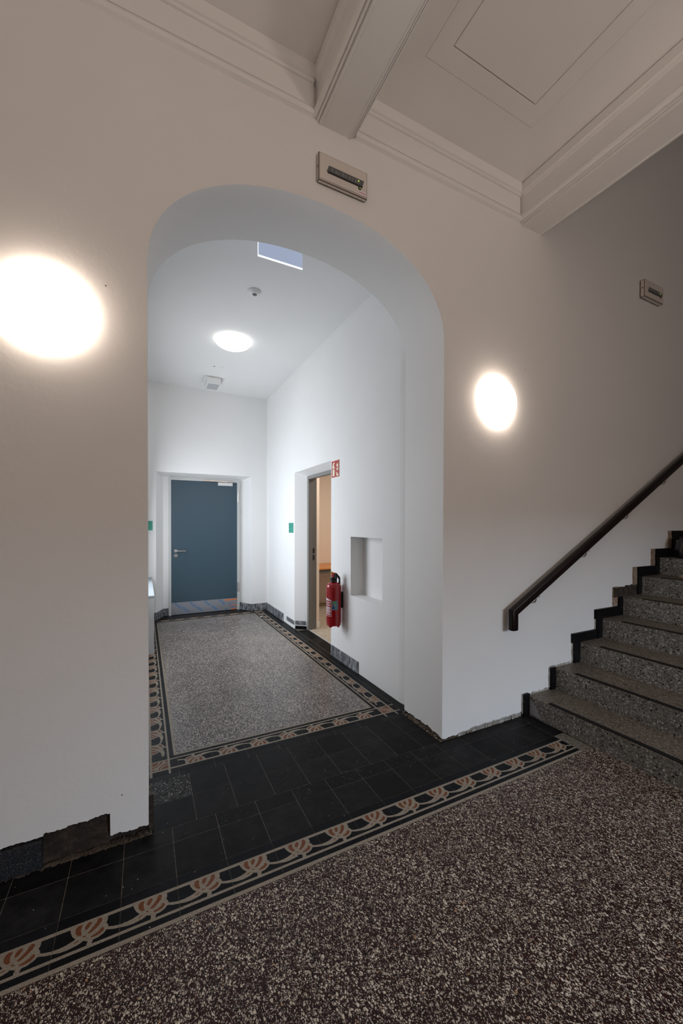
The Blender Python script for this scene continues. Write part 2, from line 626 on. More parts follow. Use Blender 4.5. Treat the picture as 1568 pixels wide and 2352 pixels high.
# ---- inlaid border tile: u runs along the border, v from its inner edge (0) to its outer edge (1)
BLOB = [(0.21, 0.73), (0.225, 0.65), (0.262, 0.555), (0.325, 0.47), (0.395, 0.41), (0.444, 0.385), (0.503, 0.355), (0.577, 0.337), (0.668, 0.342), (0.745, 0.379),
        (0.80, 0.435), (0.822, 0.49), (0.80, 0.55), (0.782, 0.575), (0.802, 0.635), (0.80, 0.70), (0.785, 0.73)]
STEM_L = [(0.0, 0.425), (0.10, 0.422), (0.20, 0.435), (0.30, 0.468), (0.36, 0.50), (0.47, 0.42), (0.42, 0.372), (0.356, 0.348), (0.211, 0.328), (0.10, 0.338), (0.0, 0.365)]
STEM_R = [(0.79, 0.49), (0.889, 0.452), (1.0, 0.425), (1.0, 0.365), (0.901, 0.388), (0.78, 0.44)]
STUB = [(0.515, 0.36), (0.60, 0.35), (0.575, 0.255), (0.495, 0.255)]
PETALS = [[(0.308, 0.70), (0.345, 0.728), (0.395, 0.722), (0.400, 0.69), (0.384, 0.635), (0.392, 0.576), (0.407, 0.53), (0.385, 0.508), (0.355, 0.518), (0.31, 0.575), (0.296, 0.64)],
          [(0.446, 0.655), (0.468, 0.70), (0.505, 0.722), (0.539, 0.712), (0.546, 0.675), (0.506, 0.606), (0.475, 0.582), (0.447, 0.597)],
          [(0.640, 0.715), (0.665, 0.732), (0.700, 0.712), (0.714, 0.672), (0.684, 0.606), (0.628, 0.545), (0.566, 0.498), (0.52, 0.483), (0.497, 0.510), (0.552, 0.564), (0.607, 0.635), (0.632, 0.693)],
          [(0.715, 0.515), (0.747, 0.502), (0.755, 0.453), (0.70, 0.402), (0.624, 0.385), (0.556, 0.392), (0.549, 0.417), (0.625, 0.44), (0.68, 0.47)],
          [(0.422, 0.481), (0.459, 0.475), (0.482, 0.451), (0.467, 0.443), (0.429, 0.458)],
          [(0.297, 0.404), (0.37, 0.440), (0.363, 0.411), (0.311, 0.392)]]


def border_mesh(px, py):
    b = MB()
    h = 0.0007
    b.box((-px / 2 + h, -py / 2 + h, -0.0035), (px / 2 - h, py / 2 - h, 0), M_inlay)

    def T(l, z):
        out = []
        for u, v in l:
            u = min(max(u, 0), 1)
            out.append(((u - 0.5) * (px - 2 * h), (v - 0.5) * (py - 2 * h), z))
        return out
    for k, (v0, v1) in enumerate(((0.0, 0.085), (0.212, 0.272), (0.705, 0.775))):
        b.face(T([(0, v0), (1, v0), (1, v1), (0, v1)], 0.00025), M_beige)
    for l, z in ((STEM_L, 0.0003), (STEM_R, 0.00033), (STUB, 0.00036), (BLOB, 0.0004)):
        b.face(T(l, z), M_beige)
    for l in PETALS:
        b.face(T(l, 0.0006), M_terra)
    me = bpy.data.meshes.new('border_tile')
    me.from_pydata(b.v, [], b.f)
    for mt in b.mats:
        me.materials.append(mt)
    me.polygons.foreach_set('material_index', b.mi)
    return me


def corner_mesh(px, py):
    b = MB()
    h = 0.0007
    b.box((-px / 2 + h, -py / 2 + h, -0.0035), (px / 2 - h, py / 2 - h, 0), M_inlay)

    def T(l, z):
        return [((u - 0.5) * (px - 2 * h), (v - 0.5) * (py - 2 * h), z) for u, v in l]
    # inner corner at (0,0), outer corner at (1,1)
    b.face(T([(0.28, 0.28), (0.705, 0.28), (0.705, 0.705), (0.28, 0.705)], 0.0002), M_terra)
    for a, c in ((0.212, 0.272), (0.705, 0.775)):
        b.face(T([(0, a), (1, a), (1, c), (0, c)], 0.0003), M_beige)
        b.face(T([(a, 0), (c, 0), (c, 1), (a, 1)], 0.00035), M_beige)
    b.face(T([(0, 0), (0.085, 0), (0.085, 0.085), (0, 0.085)], 0.0003), M_beige)

    def arc(cx, cy, r0, r1, a0, a1, z, n=10):
        o_ = []
        for k in range(n + 1):
            t = a0 + (a1 - a0) * k / n
            o_.append((cx + r1 * math.cos(t), cy + r1 * math.sin(t)))
        for k in range(n + 1):
            t = a1 + (a0 - a1) * k / n
            o_.append((cx + r0 * math.cos(t), cy + r0 * math.sin(t)))
        b.face(T(o_, z), M_beige)
    arc(0.705, 0.275, 0.30, 0.345, PI / 2, PI, 0.0005)
    arc(0.705, 0.275, 0.18, 0.22, PI / 2, PI, 0.0005)
    arc(0.275, 0.705, 0.30, 0.345, -PI / 2, 0, 0.00055)
    arc(0.275, 0.705, 0.18, 0.22, -PI / 2, 0, 0.00055)
    arc(0.60, 0.60, 0.045, 0.08, 0, 2 * PI - 0.01, 0.0006, 16)
    arc(0.38, 0.38, 0.03, 0.06, 0, 2 * PI - 0.01, 0.0006, 16)
    me = bpy.data.meshes.new('corner_tile')
    me.from_pydata(b.v, [], b.f)
    for mt in b.mats:
        me.materials.append(mt)
    me.polygons.foreach_set('material_index', b.mi)
    return me


bt = border_mesh(P, P - 0.0004)
for i in range(-6, 15):
    instance(bt, 'border_tile', (X0 + (i + 0.5) * P, 1.578 + P / 2, random.uniform(-0.0002, 0.0002)), floor)
b7 = border_mesh(0.207, 0.205)
for i in range(7):
    instance(b7, 'border_tile', (0.187 + (i + 0.5) * PX, 2.6475, 0), floor, PI)
    instance(b7, 'border_tile', (0.187 + (i + 0.5) * PX, 6.5725, 0), floor, 0)
b18 = border_mesh(PY, 0.205)
for j in range(18):
    instance(b18, 'border_tile', (1.7385, 2.75 + (j + 0.5) * PY, 0), floor, -PI / 2)
    instance(b18, 'border_tile', (0.0845, 2.75 + (j + 0.5) * PY, 0), floor, PI / 2)
ct = corner_mesh(0.205, 0.205)
for x, y, r in ((1.7385, 6.5725, 0), (0.0845, 6.5725, PI / 2), (0.0845, 2.6475, PI), (1.7385, 2.6475, -PI / 2)):
    instance(ct, 'corner_tile', (x, y, 0), floor, r)


# ================================================================== ARCH WALL
AC, AA, AZ, AH = 0.926, 0.908, 2.735, 0.612        # arch on the hall side
BC, BA, BZ, BH = 0.941, 0.917, 2.765, 0.600        # arch on the passage side
EXP = 2.15
YB = 2.56


def arch_pts(c, a, z0, h, n=48):
    out = []
    for k in range(n + 1):
        t = PI * k / n
        cx, sx = math.cos(t), math.sin(t)
        out.append((c - a * math.copysign(abs(cx) ** (2 / EXP), cx), z0 + h * abs(sx) ** (2 / EXP)))
    return out


fa = arch_pts(AC, AA, AZ, AH)
ba = arch_pts(BC, BA, BZ, BH)
TOP = 6.4


def ragged(x, base, amp, seed=0.0):
    return base + amp * (math.sin(x * 61 + seed) * 0.5 + math.sin(x * 143 + seed * 2) * 0.3 + math.sin(x * 307 + seed) * 0.35)


def bottom(x):
    if x < -0.392:
        return ragged(x, 0.139, 0.003)
    if x < -0.142:
        return ragged(x, 0.147 + 0.012 * (x + 0.39) / 0.25, 0.005)
    if x < 0.03:
        return ragged(x, 0.052 - 0.1 * (x + 0.142) * 0.3, 0.006, 2)
    if x < 2.64:
        return max(0.004, ragged(x, 0.012 + 0.020 * max(0, min(1, (x - 1.95) / 0.2)), 0.006, 4))
    return 0.0


def plaster_sheet(mb, x0, x1, zt, mat):
    """front face of plaster with a broken lower edge, x0..x1 up to zt"""
    n = max(2, int((x1 - x0) / 0.008))
    xs = [x0 + (x1 - x0) * k / n for k in range(n + 1)]
    # sharp jumps where the plaster patch ends
    for s in (-0.392, -0.142):
        if x0 < s < x1:
            xs += [s - 0.0005, s + 0.0005]
    xs = sorted(xs)
    for a, b in zip(xs[:-1], xs[1:]):
        za, zb = bottom(a), bottom(b)
        mb.face([(a, FW, za), (b, FW, zb), (b, FW, 0.25), (a, FW, 0.25)], mat)
        mb.face([(a, CORE + 0.03, za), (b, CORE + 0.03, zb), (b, FW, zb), (a, FW, za)], M_chalk)
    mb.face([(x0, FW, 0.25), (x1, FW, 0.25), (x1, FW, zt), (x0, FW, zt)], mat)


wf = MB()
plaster_sheet(wf, -2.5, AC - AA, AZ, M_wall)
plaster_sheet(wf, AC + AA, 2.66, AZ, M_wall)
wf.face([(2.66, FW, 0), (8.6, FW, 0), (8.6, FW, AZ), (2.66, FW, AZ)], M_wall)
wf.face([(-2.5, FW, AZ), (AC - AA, FW, AZ), (AC - AA, FW, TOP), (-2.5, FW, TOP)], M_wall)
wf.face([(AC + AA, FW, AZ), (8.6, FW, AZ), (8.6, FW, TOP), (AC + AA, FW, TOP)], M_wall)
for (x0, z0), (x1, z1) in zip(fa[:-1], fa[1:]):
    if abs(x1 - x0) < 1e-6:
        continue
    wf.face([(x0, FW, z0), (x1, FW, z1), (x1, FW, TOP), (x0, FW, TOP)], M_wall)
wf.build('plaster_face')
wall_front = bpy.data.objects['plaster_face']
wall_front.name = 'wall_front'
struct(wall_front, 'white plaster wall with the round-headed archway', 'wall')
# reveal and soffit of the arch
rv = MB()
NS = 8
for side in (0, 1):
    xf = AC - AA if side == 0 else AC + AA
    xb = BC - BA if side == 0 else BC + BA
    n = 44
    ys = [FW + (YB - FW) * k / n for k in range(n + 1)]
    for a, b in zip(ys[:-1], ys[1:]):
        fx = lambda y: xf + (xb - xf) * (y - FW) / (YB - FW)
        fz = lambda y: AZ + (BZ - AZ) * (y - FW) / (YB - FW)
        za = max(0.006, ragged(a, 0.012 + 0.016 * (1 - abs(a - 2.25) / 0.3), 0.007, 9)) * (1 if side else 0.6)
        zb = max(0.006, ragged(b, 0.012 + 0.016 * (1 - abs(b - 2.25) / 0.3), 0.007, 9)) * (1 if side else 0.6)
        rv.face([(fx(a), a, za), (fx(b), b, zb), (fx(b), b, fz(b)), (fx(a), a, fz(a))], M_corr)
        s = -0.02 if side == 0 else 0.02
        rv.face([(fx(a) + s, a, za), (fx(b) + s, b, zb), (fx(b), b, zb), (fx(a), a, za)], M_chalk)
for i in range(len(fa) - 1):
    for k in range(NS):
        t0, t1 = k / NS, (k + 1) / NS
        q = []
        for (p, r_, t) in ((fa[i], ba[i], t0), (fa[i + 1], ba[i + 1], t0), (fa[i + 1], ba[i + 1], t1), (fa[i], ba[i], t1)):
            q.append((p[0] + (r_[0] - p[0]) * t, FW + (YB - FW) * t, p[1] + (r_[1] - p[1]) * t))
        rv.face(q, M_corr)
rvo = rv.build('arch_reveal', wall_front, smooth=True)
tag(rvo, 'pale grey reveal and soffit of the arch')
# passage side of the arch wall
bk = MB()
WLX, WRX, FY, CZ = -0.07, 1.915, 6.68, 3.655
bk.face([(WLX, YB, 0), (ba[0][0], YB, 0), (ba[0][0], YB, BZ), (WLX, YB, BZ)], M_corr)
bk.face([(ba[-1][0], YB, 0), (WRX + 0.05, YB, 0), (WRX + 0.05, YB, BZ), (ba[-1][0], YB, BZ)], M_corr)
bk.face([(WLX, YB, BZ), (ba[0][0], YB, BZ), (ba[0][0], YB, CZ), (WLX, YB, CZ)], M_corr)
bk.face([(ba[-1][0], YB, BZ), (WRX, YB, BZ), (WRX, YB, CZ), (ba[-1][0], YB, CZ)], M_corr)
for (x0, z0), (x1, z1) in zip(ba[:-1], ba[1:]):
    if abs(x1 - x0) > 1e-6:
        bk.face([(x0, YB, z0), (x1, YB, z1), (x1, YB, CZ), (x0, YB, CZ)], M_corr)
bk.build('arch_back', wall_front)
# masonry core seen under the broken plaster
core = MB()
core.box((-2.5, CORE + 0.012, -0.003), (AC - AA - 0.012, YB - 0.01, 0.4), M_rubble)
core.box((AC + AA + 0.034, CORE, -0.003), (2.0, YB - 0.01, 0.2), M_rubble)
core.box((1.99, FW + 0.006, -0.003), (2.66, CORE + 0.02, 0.2), M_chalk)
# lumpy masonry at the back of the hole
hr_ = random.Random(12)
nx_, nz_ = 60, 34
hv = [[(-0.41 + 0.45 * i / nx_, CORE + 0.004 - 0.016 * (0.5 + 0.5 * math.sin(i * 0.37 + j * 0.21)) * math.sin(i * 0.11 + 1.3) ** 2 * (0.4 + 0.6 * abs(math.sin(j * 0.33 + i * 0.05))) + hr_.uniform(-0.0022, 0.0022), 0.175 * j / nz_) for j in range(nz_ + 1)] for i in range(nx_ + 1)]
for i in range(nx_):
    for j in range(nz_):
        core.face([hv[i][j], hv[i + 1][j], hv[i + 1][j + 1], hv[i][j + 1]], M_rubble)
core.box((AC - AA - 0.012, CORE + 0.05, -0.003), (AC - AA - 0.006, YB - 0.01, 0.06), M_mortar)
tag(core.build('masonry_core', wall_front), 'dark brown masonry showing under the broken plaster')
lump = MB()


def crumbs(x0, x1, n, mat, y0=FW - 0.008, zmax=0.018, rng=random.Random(3)):
    for _ in range(n):
        x = rng.uniform(x0, x1)
        r_ = rng.uniform(0.0025, 0.0075)
        y = y0 + rng.uniform(-0.004, 0.012)
        pts = [(x + r_ * math.cos(a) * rng.uniform(0.7, 1.5), y + 0.6 * r_ * math.sin(a)) for a in [k * 2 * PI / 6 for k in range(6)]]
        lump.prism(pts, 'z', -0.001, rng.uniform(0.003, zmax), mat)


crumbs(-1.2, -0.38, 160, M_mortard, FW - 0.010, 0.006)
crumbs(-0.39, 0.02, 160, M_mortard, FW - 0.003, 0.010)
crumbs(-0.14, 0.02, 60, M_rubble, FW + 0.006, 0.022)
crumbs(1.83, 2.1, 90, M_mortard, FW + 0.001, 0.008)
crumbs(1.98, 2.62, 260, M_chalk, FW + 0.001, 0.022)
rng2 = random.Random(5)
for _ in range(150):
    y = rng2.uniform(2.09, 2.54)
    x = AC + AA + rng2.uniform(-0.018, 0.010)
    r_ = rng2.uniform(0.003, 0.008)
    lump.prism([(x + 0.6 * r_ * math.cos(a), y + r_ * math.sin(a) * rng2.uniform(0.8, 1.5)) for a in [k * PI / 3 for k in range(6)]], 'z', -0.001, rng2.uniform(0.002, 0.009), rng2.choice((M_mortard, M_rubble, M_mortar)))
for _ in range(40):
    y = rng2.uniform(2.09, 2.54)
    x = AC - AA + rng2.uniform(-0.004, 0.008)
    r_ = rng2.uniform(0.003, 0.008)
    lump.prism([(x + 0.6 * r_ * math.cos(a), y + r_ * math.sin(a)) for a in [k * PI / 3 for k in range(6)]], 'z', -0.001, rng2.uniform(0.003, 0.016), M_rubble)
tag(lump.build('plaster_crumbs', wall_front), 'crumbled mortar and plaster along the foot of the wall', kind='stuff')
# skirting tile left of the hole
for x0, x1 in ((-1.60, -1.20), (-1.195, -0.80), (-0.795, -0.394)):
    s = MB()
    s.box((x0 + 0.002, FW - 0.016, 0.010), (x1 - 0.002, CORE + 0.01, 0.128), M_speckfine)
    s.build('skirting_tile', wall_front, recalc=True, bevel=0.002)
# small holes and plugs in the wall
for x, z in ((-0.151, 2.58), (2.646, 2.702), (-0.094, 0.228)):
    s = MB()
    s.lathe([(0.0005, 0.0), (0.0032, 0.0), (0.0025, 0.003), (0.0005, 0.003)], M_rubble, 10, Matrix.Translation((x, FW + 0.001, z)) @ Matrix.Rotation(PI / 2, 4, 'X'))
    s.build('drill_hole', wall_front)


# ================================================================== PASSAGE WALLS
def holed(mb, axis, c, us, vs, holes, mat):
    """plane (axis constant = c) cut into a grid by us, vs without the cells of holes (u0,u1,v0,v1)"""
    us = sorted(set(us + [h[k] for h in holes for k in (0, 1)]))
    vs = sorted(set(vs + [h[k] for h in holes for k in (2, 3)]))
    for a, b in zip(us[:-1], us[1:]):
        for d, e in zip(vs[:-1], vs[1:]):
            mu, mv = (a + b) / 2, (d + e) / 2
            if any(h[0] < mu < h[1] and h[2] < mv < h[3] for h in holes):
                continue
            if axis == 'x':
                mb.face([(c, a, d), (c, b, d), (c, b, e), (c, a, e)], mat)
            else:
                mb.face([(a, c, d), (b, c, d), (b, c, e), (a, c, e)], mat)


NI = (2.978, 3.583, 0.757, 1.365)
DO = (4.06, 5.275, 0.0, 2.22)
wr = MB()
holed(wr, 'x', WRX, [YB + 0.15, FY], [0, CZ], [NI, DO], M_corr)
for k in range(5):
    ya, yb = YB - 0.01 + 0.16 * k / 5, YB - 0.01 + 0.16 * (k + 1) / 5
    xa, xb = (WRX + 0.045 * max(0.0, 1 - (y - YB + 0.01) / 0.16) ** 1.5 for y in (ya, yb))
    wr.face([(xa, ya, 0), (xb, yb, 0), (xb, yb, CZ), (xa, ya, CZ)], M_corr)
# niche
ND = 0.155
y0, y1, z0, z1 = NI
xi = WRX + ND
for q in ([(WRX, y0, z0), (xi, y0, z0), (xi, y0, z1), (WRX, y0, z1)], [(WRX, y1, z0), (xi, y1, z0), (xi, y1, z1), (WRX, y1, z1)],
          [(WRX, y0, z0), (xi, y0, z0), (xi, y1, z0), (WRX, y1, z0)], [(WRX, y0, z1), (xi, y0, z1), (xi, y1, z1), (WRX, y1, z1)]):
    wr.face(q, M_corr)
n = 10
for k in range(n):
    a, b = k / n, (k + 1) / n
    bow = lambda t: xi - 0.018 * math.sin(PI * t)
    wr.face([(bow(a), y0 + (y1 - y0) * a, z0), (bow(b), y0 + (y1 - y0) * b, z0), (bow(b), y0 + (y1 - y0) * b, z1), (bow(a), y0 + (y1 - y0) * a, z1)], M_corr)
# splayed reveal of the side doorway
XI = 2.072
SY0, SY1, SZ = 4.20, 5.152, 2.165
wr.face([(WRX, DO[1], 0), (XI, SY1, 0), (XI, SY1, SZ), (WRX, DO[1], DO[3])], M_corr)
wr.face([(WRX, DO[0], 0), (XI, SY0, 0), (XI, SY0, SZ), (WRX, DO[0], DO[3])], M_corr)
wr.face([(WRX, DO[0], DO[3]), (WRX, DO[1], DO[3]), (XI, SY1, SZ), (XI, SY0, SZ)], M_corr)
wall_right = struct(wr.build('wall_right'), 'right-hand wall of the passage with niche and doorway', 'wall')

wl = MB()
WIN = (4.35, 6.25, 0.75, 2.35)
holed(wl, 'x', WLX, [YB, FY], [0, CZ], [WIN], M_corr)
for q in ([(WLX, WIN[0], WIN[2]), (WLX - 0.25, WIN[0], WIN[2]), (WLX - 0.25, WIN[0], WIN[3]), (WLX, WIN[0], WIN[3])],
          [(WLX, WIN[1], WIN[2]), (WLX - 0.25, WIN[1], WIN[2]), (WLX - 0.25, WIN[1], WIN[3]), (WLX, WIN[1], WIN[3])],
          [(WLX, WIN[0], WIN[2]), (WLX - 0.25, WIN[0], WIN[2]), (WLX - 0.25, WIN[1], WIN[2]), (WLX, WIN[1], WIN[2])],
          [(WLX, WIN[0], WIN[3]), (WLX - 0.25, WIN[0], WIN[3]), (WLX - 0.25, WIN[1], WIN[3]), (WLX, WIN[1], WIN[3])]):
    wl.face(q, M_corr)
struct(wl.build('wall_left'), 'left-hand wall of the passage', 'wall')

# far wall with splayed door recess
wfz = MB()
RC = (0.170, 1.640, 0.0, 2.297)
BY = 6.94
holed(wfz, 'y', FY, [WLX, WRX], [0, CZ], [RC], M_corr)
IX0, IX1, IZ = 0.278, 1.560, 2.262
for q in ([(RC[0], FY, 0), (IX0, BY, 0), (IX0, BY, IZ), (RC[0], FY, RC[3])], [(RC[1], FY, 0), (IX1, BY, 0), (IX1, BY, IZ), (RC[1], FY, RC[3])],
          [(RC[0], FY, RC[3]), (RC[1], FY, RC[3]), (IX1, BY, IZ), (IX0, BY, IZ)]):
    wfz.face(q, M_corr)
holed(wfz, 'y', BY, [IX0, IX1], [0, IZ], [(0.362, 1.492, 0, 2.238)], M_corr)
wall_far = struct(wfz.build('wall_far'), 'end wall of the passage around the blue-grey door', 'wall')
cc = MB()
cc.box((WLX - 0.02, YB, CZ), (WRX + 0.02, FY + 0.02, CZ + 0.08), M_corr)
ceil2 = struct(cc.build('ceiling'), 'smooth white ceiling of the passage', 'ceiling')


def skirt(parent, x0, y0, x1, y1, z0, z1, th, mat, nx, ny):
    """skirting tile from (x0,y0) to (x1,y1), thickness th towards (nx,ny)"""
    s = MB()
    q = [(x0, y0), (x1, y1), (x1 + nx * th, y1 + ny * th), (x0 + nx * th, y0 + ny * th)]
    s.prism(q, 'z', z0, z1, mat)
    return s.build('skirting_tile', parent, recalc=True, bevel=0.0015)


skirt(wall_right, WRX, 6.675, WRX, 6.17, 0, 0.120, 0.014, M_smear, -1, 0)
skirt(wall_right, WRX, 6.165, WRX, 5.76, 0, 0.120, 0.014, M_smear, -1, 0)
skirt(wall_right, WRX, 5.60, WRX, 5.28, 0.055, 0.112, 0.008, M_smear, -1, 0)
skirt(wall_right, WRX + 0.01, 5.268, 2.045, 5.172, 0.062, 0.118, 0.008, M_smear, -0.62, -0.78)
skirt(wall_right, WRX + 0.01, 5.268, 2.055, 5.165, 0.0, 0.045, 0.008, M_blackskirt, -0.62, -0.78)
skirt(wall_right, WRX, 4.045, WRX, 3.76, 0, 0.117, 0.010, M_smear, -1, 0)
skirt(wall_right, WRX, 3.755, WRX, 3.41, 0, 0.117, 0.010, M_smear, -1, 0)
skirt(wall_far, 1.64, FY, 1.905, FY, 0, 0.118, 0.012, M_smear, 0, -1)
skirt(wall_far, 1.505, BY - 0.01, 1.64, FY, 0, 0.118, 0.012, M_smear, -0.9, -0.4)
skirt(wall_far, -0.03, FY, 0.17, FY, 0, 0.118, 0.012, M_smear, 0, -1)
skirt(wall_far, 0.17, FY, 0.27, BY - 0.02, 0, 0.118, 0.012, M_smear, 0.9, -0.4)
skirt(wall_far, 0.275, BY, 0.355, BY, 0, 0.118, 0.012, M_smear, 0, -1)


# ================================================================== FAR DOOR
DY = 6.93
d1 = empty('door_1', (0.92, DY, 0), 'closed blue-grey door with kick plate at the end of the passage', 'door', None, 'structure')


def B(name, a, b, mat, parent, bev=0.0, sub=None, label=None):
    s = MB()
    off = parent_world(parent)
    s.box([a[k] - off[k] for k in range(3)], [b[k] - off[k] for k in range(3)], mat)
    o = s.build(name, parent, recalc=True, bevel=bev)
    if label:
        o['label'] = label
    return o


def parent_world(p):
    v = Vector((0, 0, 0))
    while p is not None:
        v += p.location
        p = p.parent
    return v


s = MB()
s.box((-0.558, -0.035, 0), (-0.523, 0.03, 2.238), M_frame)
s.box((0.529, -0.035, 0), (0.572, 0.03, 2.238), M_frame)
s.box((-0.523, -0.035, 2.202), (0.529, 0.03, 2.238), M_frame)
s.build('door_frame', d1, recalc=True)
leaf = B('door_leaf', (0.400, DY - 0.028, 0.006), (1.447, DY + 0.03, 2.200), M_doorblue, d1, 0.002)
bb = MB()
bb.box((-0.53, -0.01, -0.003), (0.535, 0.03, 0.006), M_black)
bb.build('threshold', d1)
YL = DY - 0.028 - DY     # leaf face, local
s = MB()
Mx = Matrix.Rotation(PI / 2, 4, 'X')
s.lathe([(0.001, 0), (0.026, 0), (0.026, 0.006), (0.022, 0.009), (0.001, 0.009)], M_steel, 24, Matrix.Translation((0.466 - 0.92, YL, 1.048)) @ Mx)
s.tube([(0.466 - 0.92, YL, 1.048), (0.466 - 0.92, YL - 0.045, 1.048), (0.474 - 0.92, YL - 0.053, 1.048), (0.49 - 0.92, YL - 0.055, 1.047), (0.612 - 0.92, YL - 0.055, 1.044)], 0.0095, M_steel, 12)
hd = s.build('door_handle', leaf, smooth=True, recalc=True)
s = MB()
s.lathe([(0.001, 0), (0.026, 0), (0.026, 0.006), (0.022, 0.009), (0.001, 0.009)], M_steel, 24, Matrix.Translation((0.466 - 0.92, YL, 0.972)) @ Mx)
s.lathe([(0.001, 0.008), (0.009, 0.008), (0.009, 0.011), (0.001, 0.011)], M_black, 12, Matrix.Translation((0.466 - 0.92, YL, 0.976)) @ Mx)
s.build('lock_cylinder', leaf, smooth=True, recalc=True)
kp = B('kick_plate', (0.400, DY - 0.032, 0.008), (1.447, DY - 0.028, 0.205), M_film, leaf)
s = MB()
yk = DY - 0.0325 - DY
rk = random.Random(2)
for x, z in ((0.44, 0.19), (0.67, 0.19), (0.90, 0.19), (1.14, 0.19), (0.43, 0.02), (0.56, 0.115), (0.78, 0.105), (1.02, 0.10), (1.30, 0.12), (1.24, 0.03)):
    for lane in (0, 1):
        t = 0.0
        while t < 0.085:
            ln = rk.uniform(0.008, 0.02)
            xa, za = x - 0.92 + t * 1.0 + lane * 0.016, z - t * 0.9 + lane * 0.012
            xb, zb = xa + ln, za - ln * 0.9
            t += ln * 1.0 + 0.002
            if zb < 0.012 or za > 0.202 or xb > 0.52 or xa < -0.515:
                continue
            nx, nz = 0.0035, 0.0038
            s.face([(xa - nx, yk, za - nz), (xb - nx, yk, zb - nz), (xb + nx, yk, zb + nz), (xa + nx, yk, za + nz)], M_filmblue)
s.build('film_print', leaf)
s = MB()
for x0, x1, z0, z1 in ((1.245, 1.447, 0.172, 0.194), (1.32, 1.445, 0.080, 0.092), (1.345, 1.40, 0.010, 0.022), (1.37, 1.445, 0.022, 0.034)):
    s.box((x0 - 0.92, yk - 0.0005, z0), (x1 - 0.92, yk + 0.0004, z1), M_orange)
s.build('orange_tape', leaf)
cl = B('door_closer', (1.124, DY - 0.075, 2.136), (1.366, DY - 0.028, 2.194), M_alu, leaf, 0.004)
s = MB()
s.box((0.884 - 0.92, -0.055, 2.205), (1.34 - 0.92, -0.033, 2.222), M_steel)
s.box((1.262 - 0.92, -0.060, 2.192), (1.282 - 0.92, -0.040, 2.210), M_alu)
s.tube([(1.27 - 0.92, -0.05, 2.203), (0.90 - 0.92, -0.05, 2.208)], 0.006, M_steel, 8)
s.build('closer_rail', d1, recalc=True)
for z0, z1 in ((1.865, 2.035), (0.315, 0.478)):
    s = MB()
    s.lathe([(0.0085, z0), (0.0085, z0 + 0.052), (0.007, z0 + 0.0525), (0.0085, z0 + 0.053), (0.0085, z0 + 0.108), (0.007, z0 + 0.1085), (0.0085, z0 + 0.109), (0.0085, z1)], M_steel, 14, Matrix.Translation((1.462 - 0.92, -0.042, 0)))
    s.box((1.452 - 0.92, -0.038, z0), (1.485 - 0.92, -0.034, z1), M_steel)
    s.build('hinge', d1, recalc=True)

# ================================================================== SIDE DOORWAY AND ROOM
d2 = empty('door_2', (2.12, 4.7, 0), 'grey steel door frame of the open side doorway', 'door frame', None, 'structure')
s = MB()
fx0, fx1 = 2.060 - 2.12, 2.19 - 2.12
for a, b, stop in ((5.160, 5.105, 1), (4.195, 4.25, -1)):
    s.box((fx0, a - 4.7, 0), (0.0, b - 4.7, 2.165), M_frame_d)
    s.box((0.0, a - 4.7 + 0.0, 0), (fx1, b + 0.02 * stop - 4.7, 2.165), M_frame_d)
s.box((fx0, 4.25 - 4.7, 2.12), (0.0, 5.105 - 4.7, 2.165), M_frame_d)
s.box((0.0, 4.23 - 4.7, 2.14), (fx1, 5.125 - 4.7, 2.165), M_frame_d)
s.build('door_frame', d2, recalc=True)
s = MB()
s.box((0.012, 5.115 - 4.7, 0.985), (0.034, 5.121 - 4.7, 1.055), M_black)
s.box((0.012, 5.115 - 4.7, 1.085), (0.034, 5.121 - 4.7, 1.15), M_black)
s.build('strike_plate', d2)
sill = MB()
sill.box((2.070, 4.20, -0.003), (2.086, 5.15, 0.004), M_alu)
sill.build('door_sill', d2).location = (-2.12, -4.7, 0)

rm = MB()
RY0, RY1, RX1, RZ = 2.9, 6.78, 5.2, 2.85
RX0 = 2.27
rm.box((2.086, 4.15, -0.003), (RX1, RY1, 0.002), M_linen)
rm.box((RX0, RY0, -0.003), (RX1, 4.16, 0.002), M_linen)
rm.build('side_room_floor', floor)
rm = MB()
rm.face([(RX0, RY1, 0), (RX1, RY1, 0), (RX1, RY1, RZ), (RX0, RY1, RZ)], M_room)
rm.face([(RX1, RY0, 0), (RX1, RY1, 0), (RX1, RY1, RZ), (RX1, RY0, RZ)], M_room)
rm.face([(RX0, RY0, 0), (RX1, RY0, 0), (RX1, RY0, RZ), (RX0, RY0, RZ)], M_room)
holed(rm, 'x', RX0, [RY0, RY1], [0, RZ], [(4.17, 5.215, 0, 2.20)], M_room)
rm.face([(2.185, 5.165, 0), (RX0, 5.215, 0), (RX0, 5.215, 2.2), (2.185, 5.165, 2.165)], M_room)
rm.face([(2.185, 4.19, 0), (RX0, 4.17, 0), (RX0, 4.17, 2.2), (2.185, 4.19, 2.165)], M_room)
rm.face([(2.185, 4.19, 2.165), (2.185, 5.165, 2.165), (RX0, 5.215, 2.2), (RX0, 4.17, 2.2)], M_room)
rm.face([(RX0, RY0, RZ), (RX1, RY0, RZ), (RX1, RY1, RZ), (RX0, RY1, RZ)], M_ceil)
wroom = struct(rm.build('wall_side_room'), 'peach painted walls of the room through the doorway', 'wall')
s = MB()
s.box((RX0, RY1 - 0.012, 0), (RX1, RY1, 0.07), M_room)
s.prism([(2.19, 5.150), (RX0 + 0.006, 5.200), (RX0 + 0.012, 5.215), (2.19, 5.165)], 'z', 0, 0.075, M_plast)
struct(s.build('baseboard_side_room', None, recalc=True), 'low skirting board in the room through the doorway', 'baseboard')
dk = empty('desk', (3.2, 6.4, 0.0), 'desk with orange wooden top against the far wall of the side room', 'desk')
s = MB()
s.box((-0.85, -0.37, 0.722), (0.85, 0.37, 0.750), M_desk)
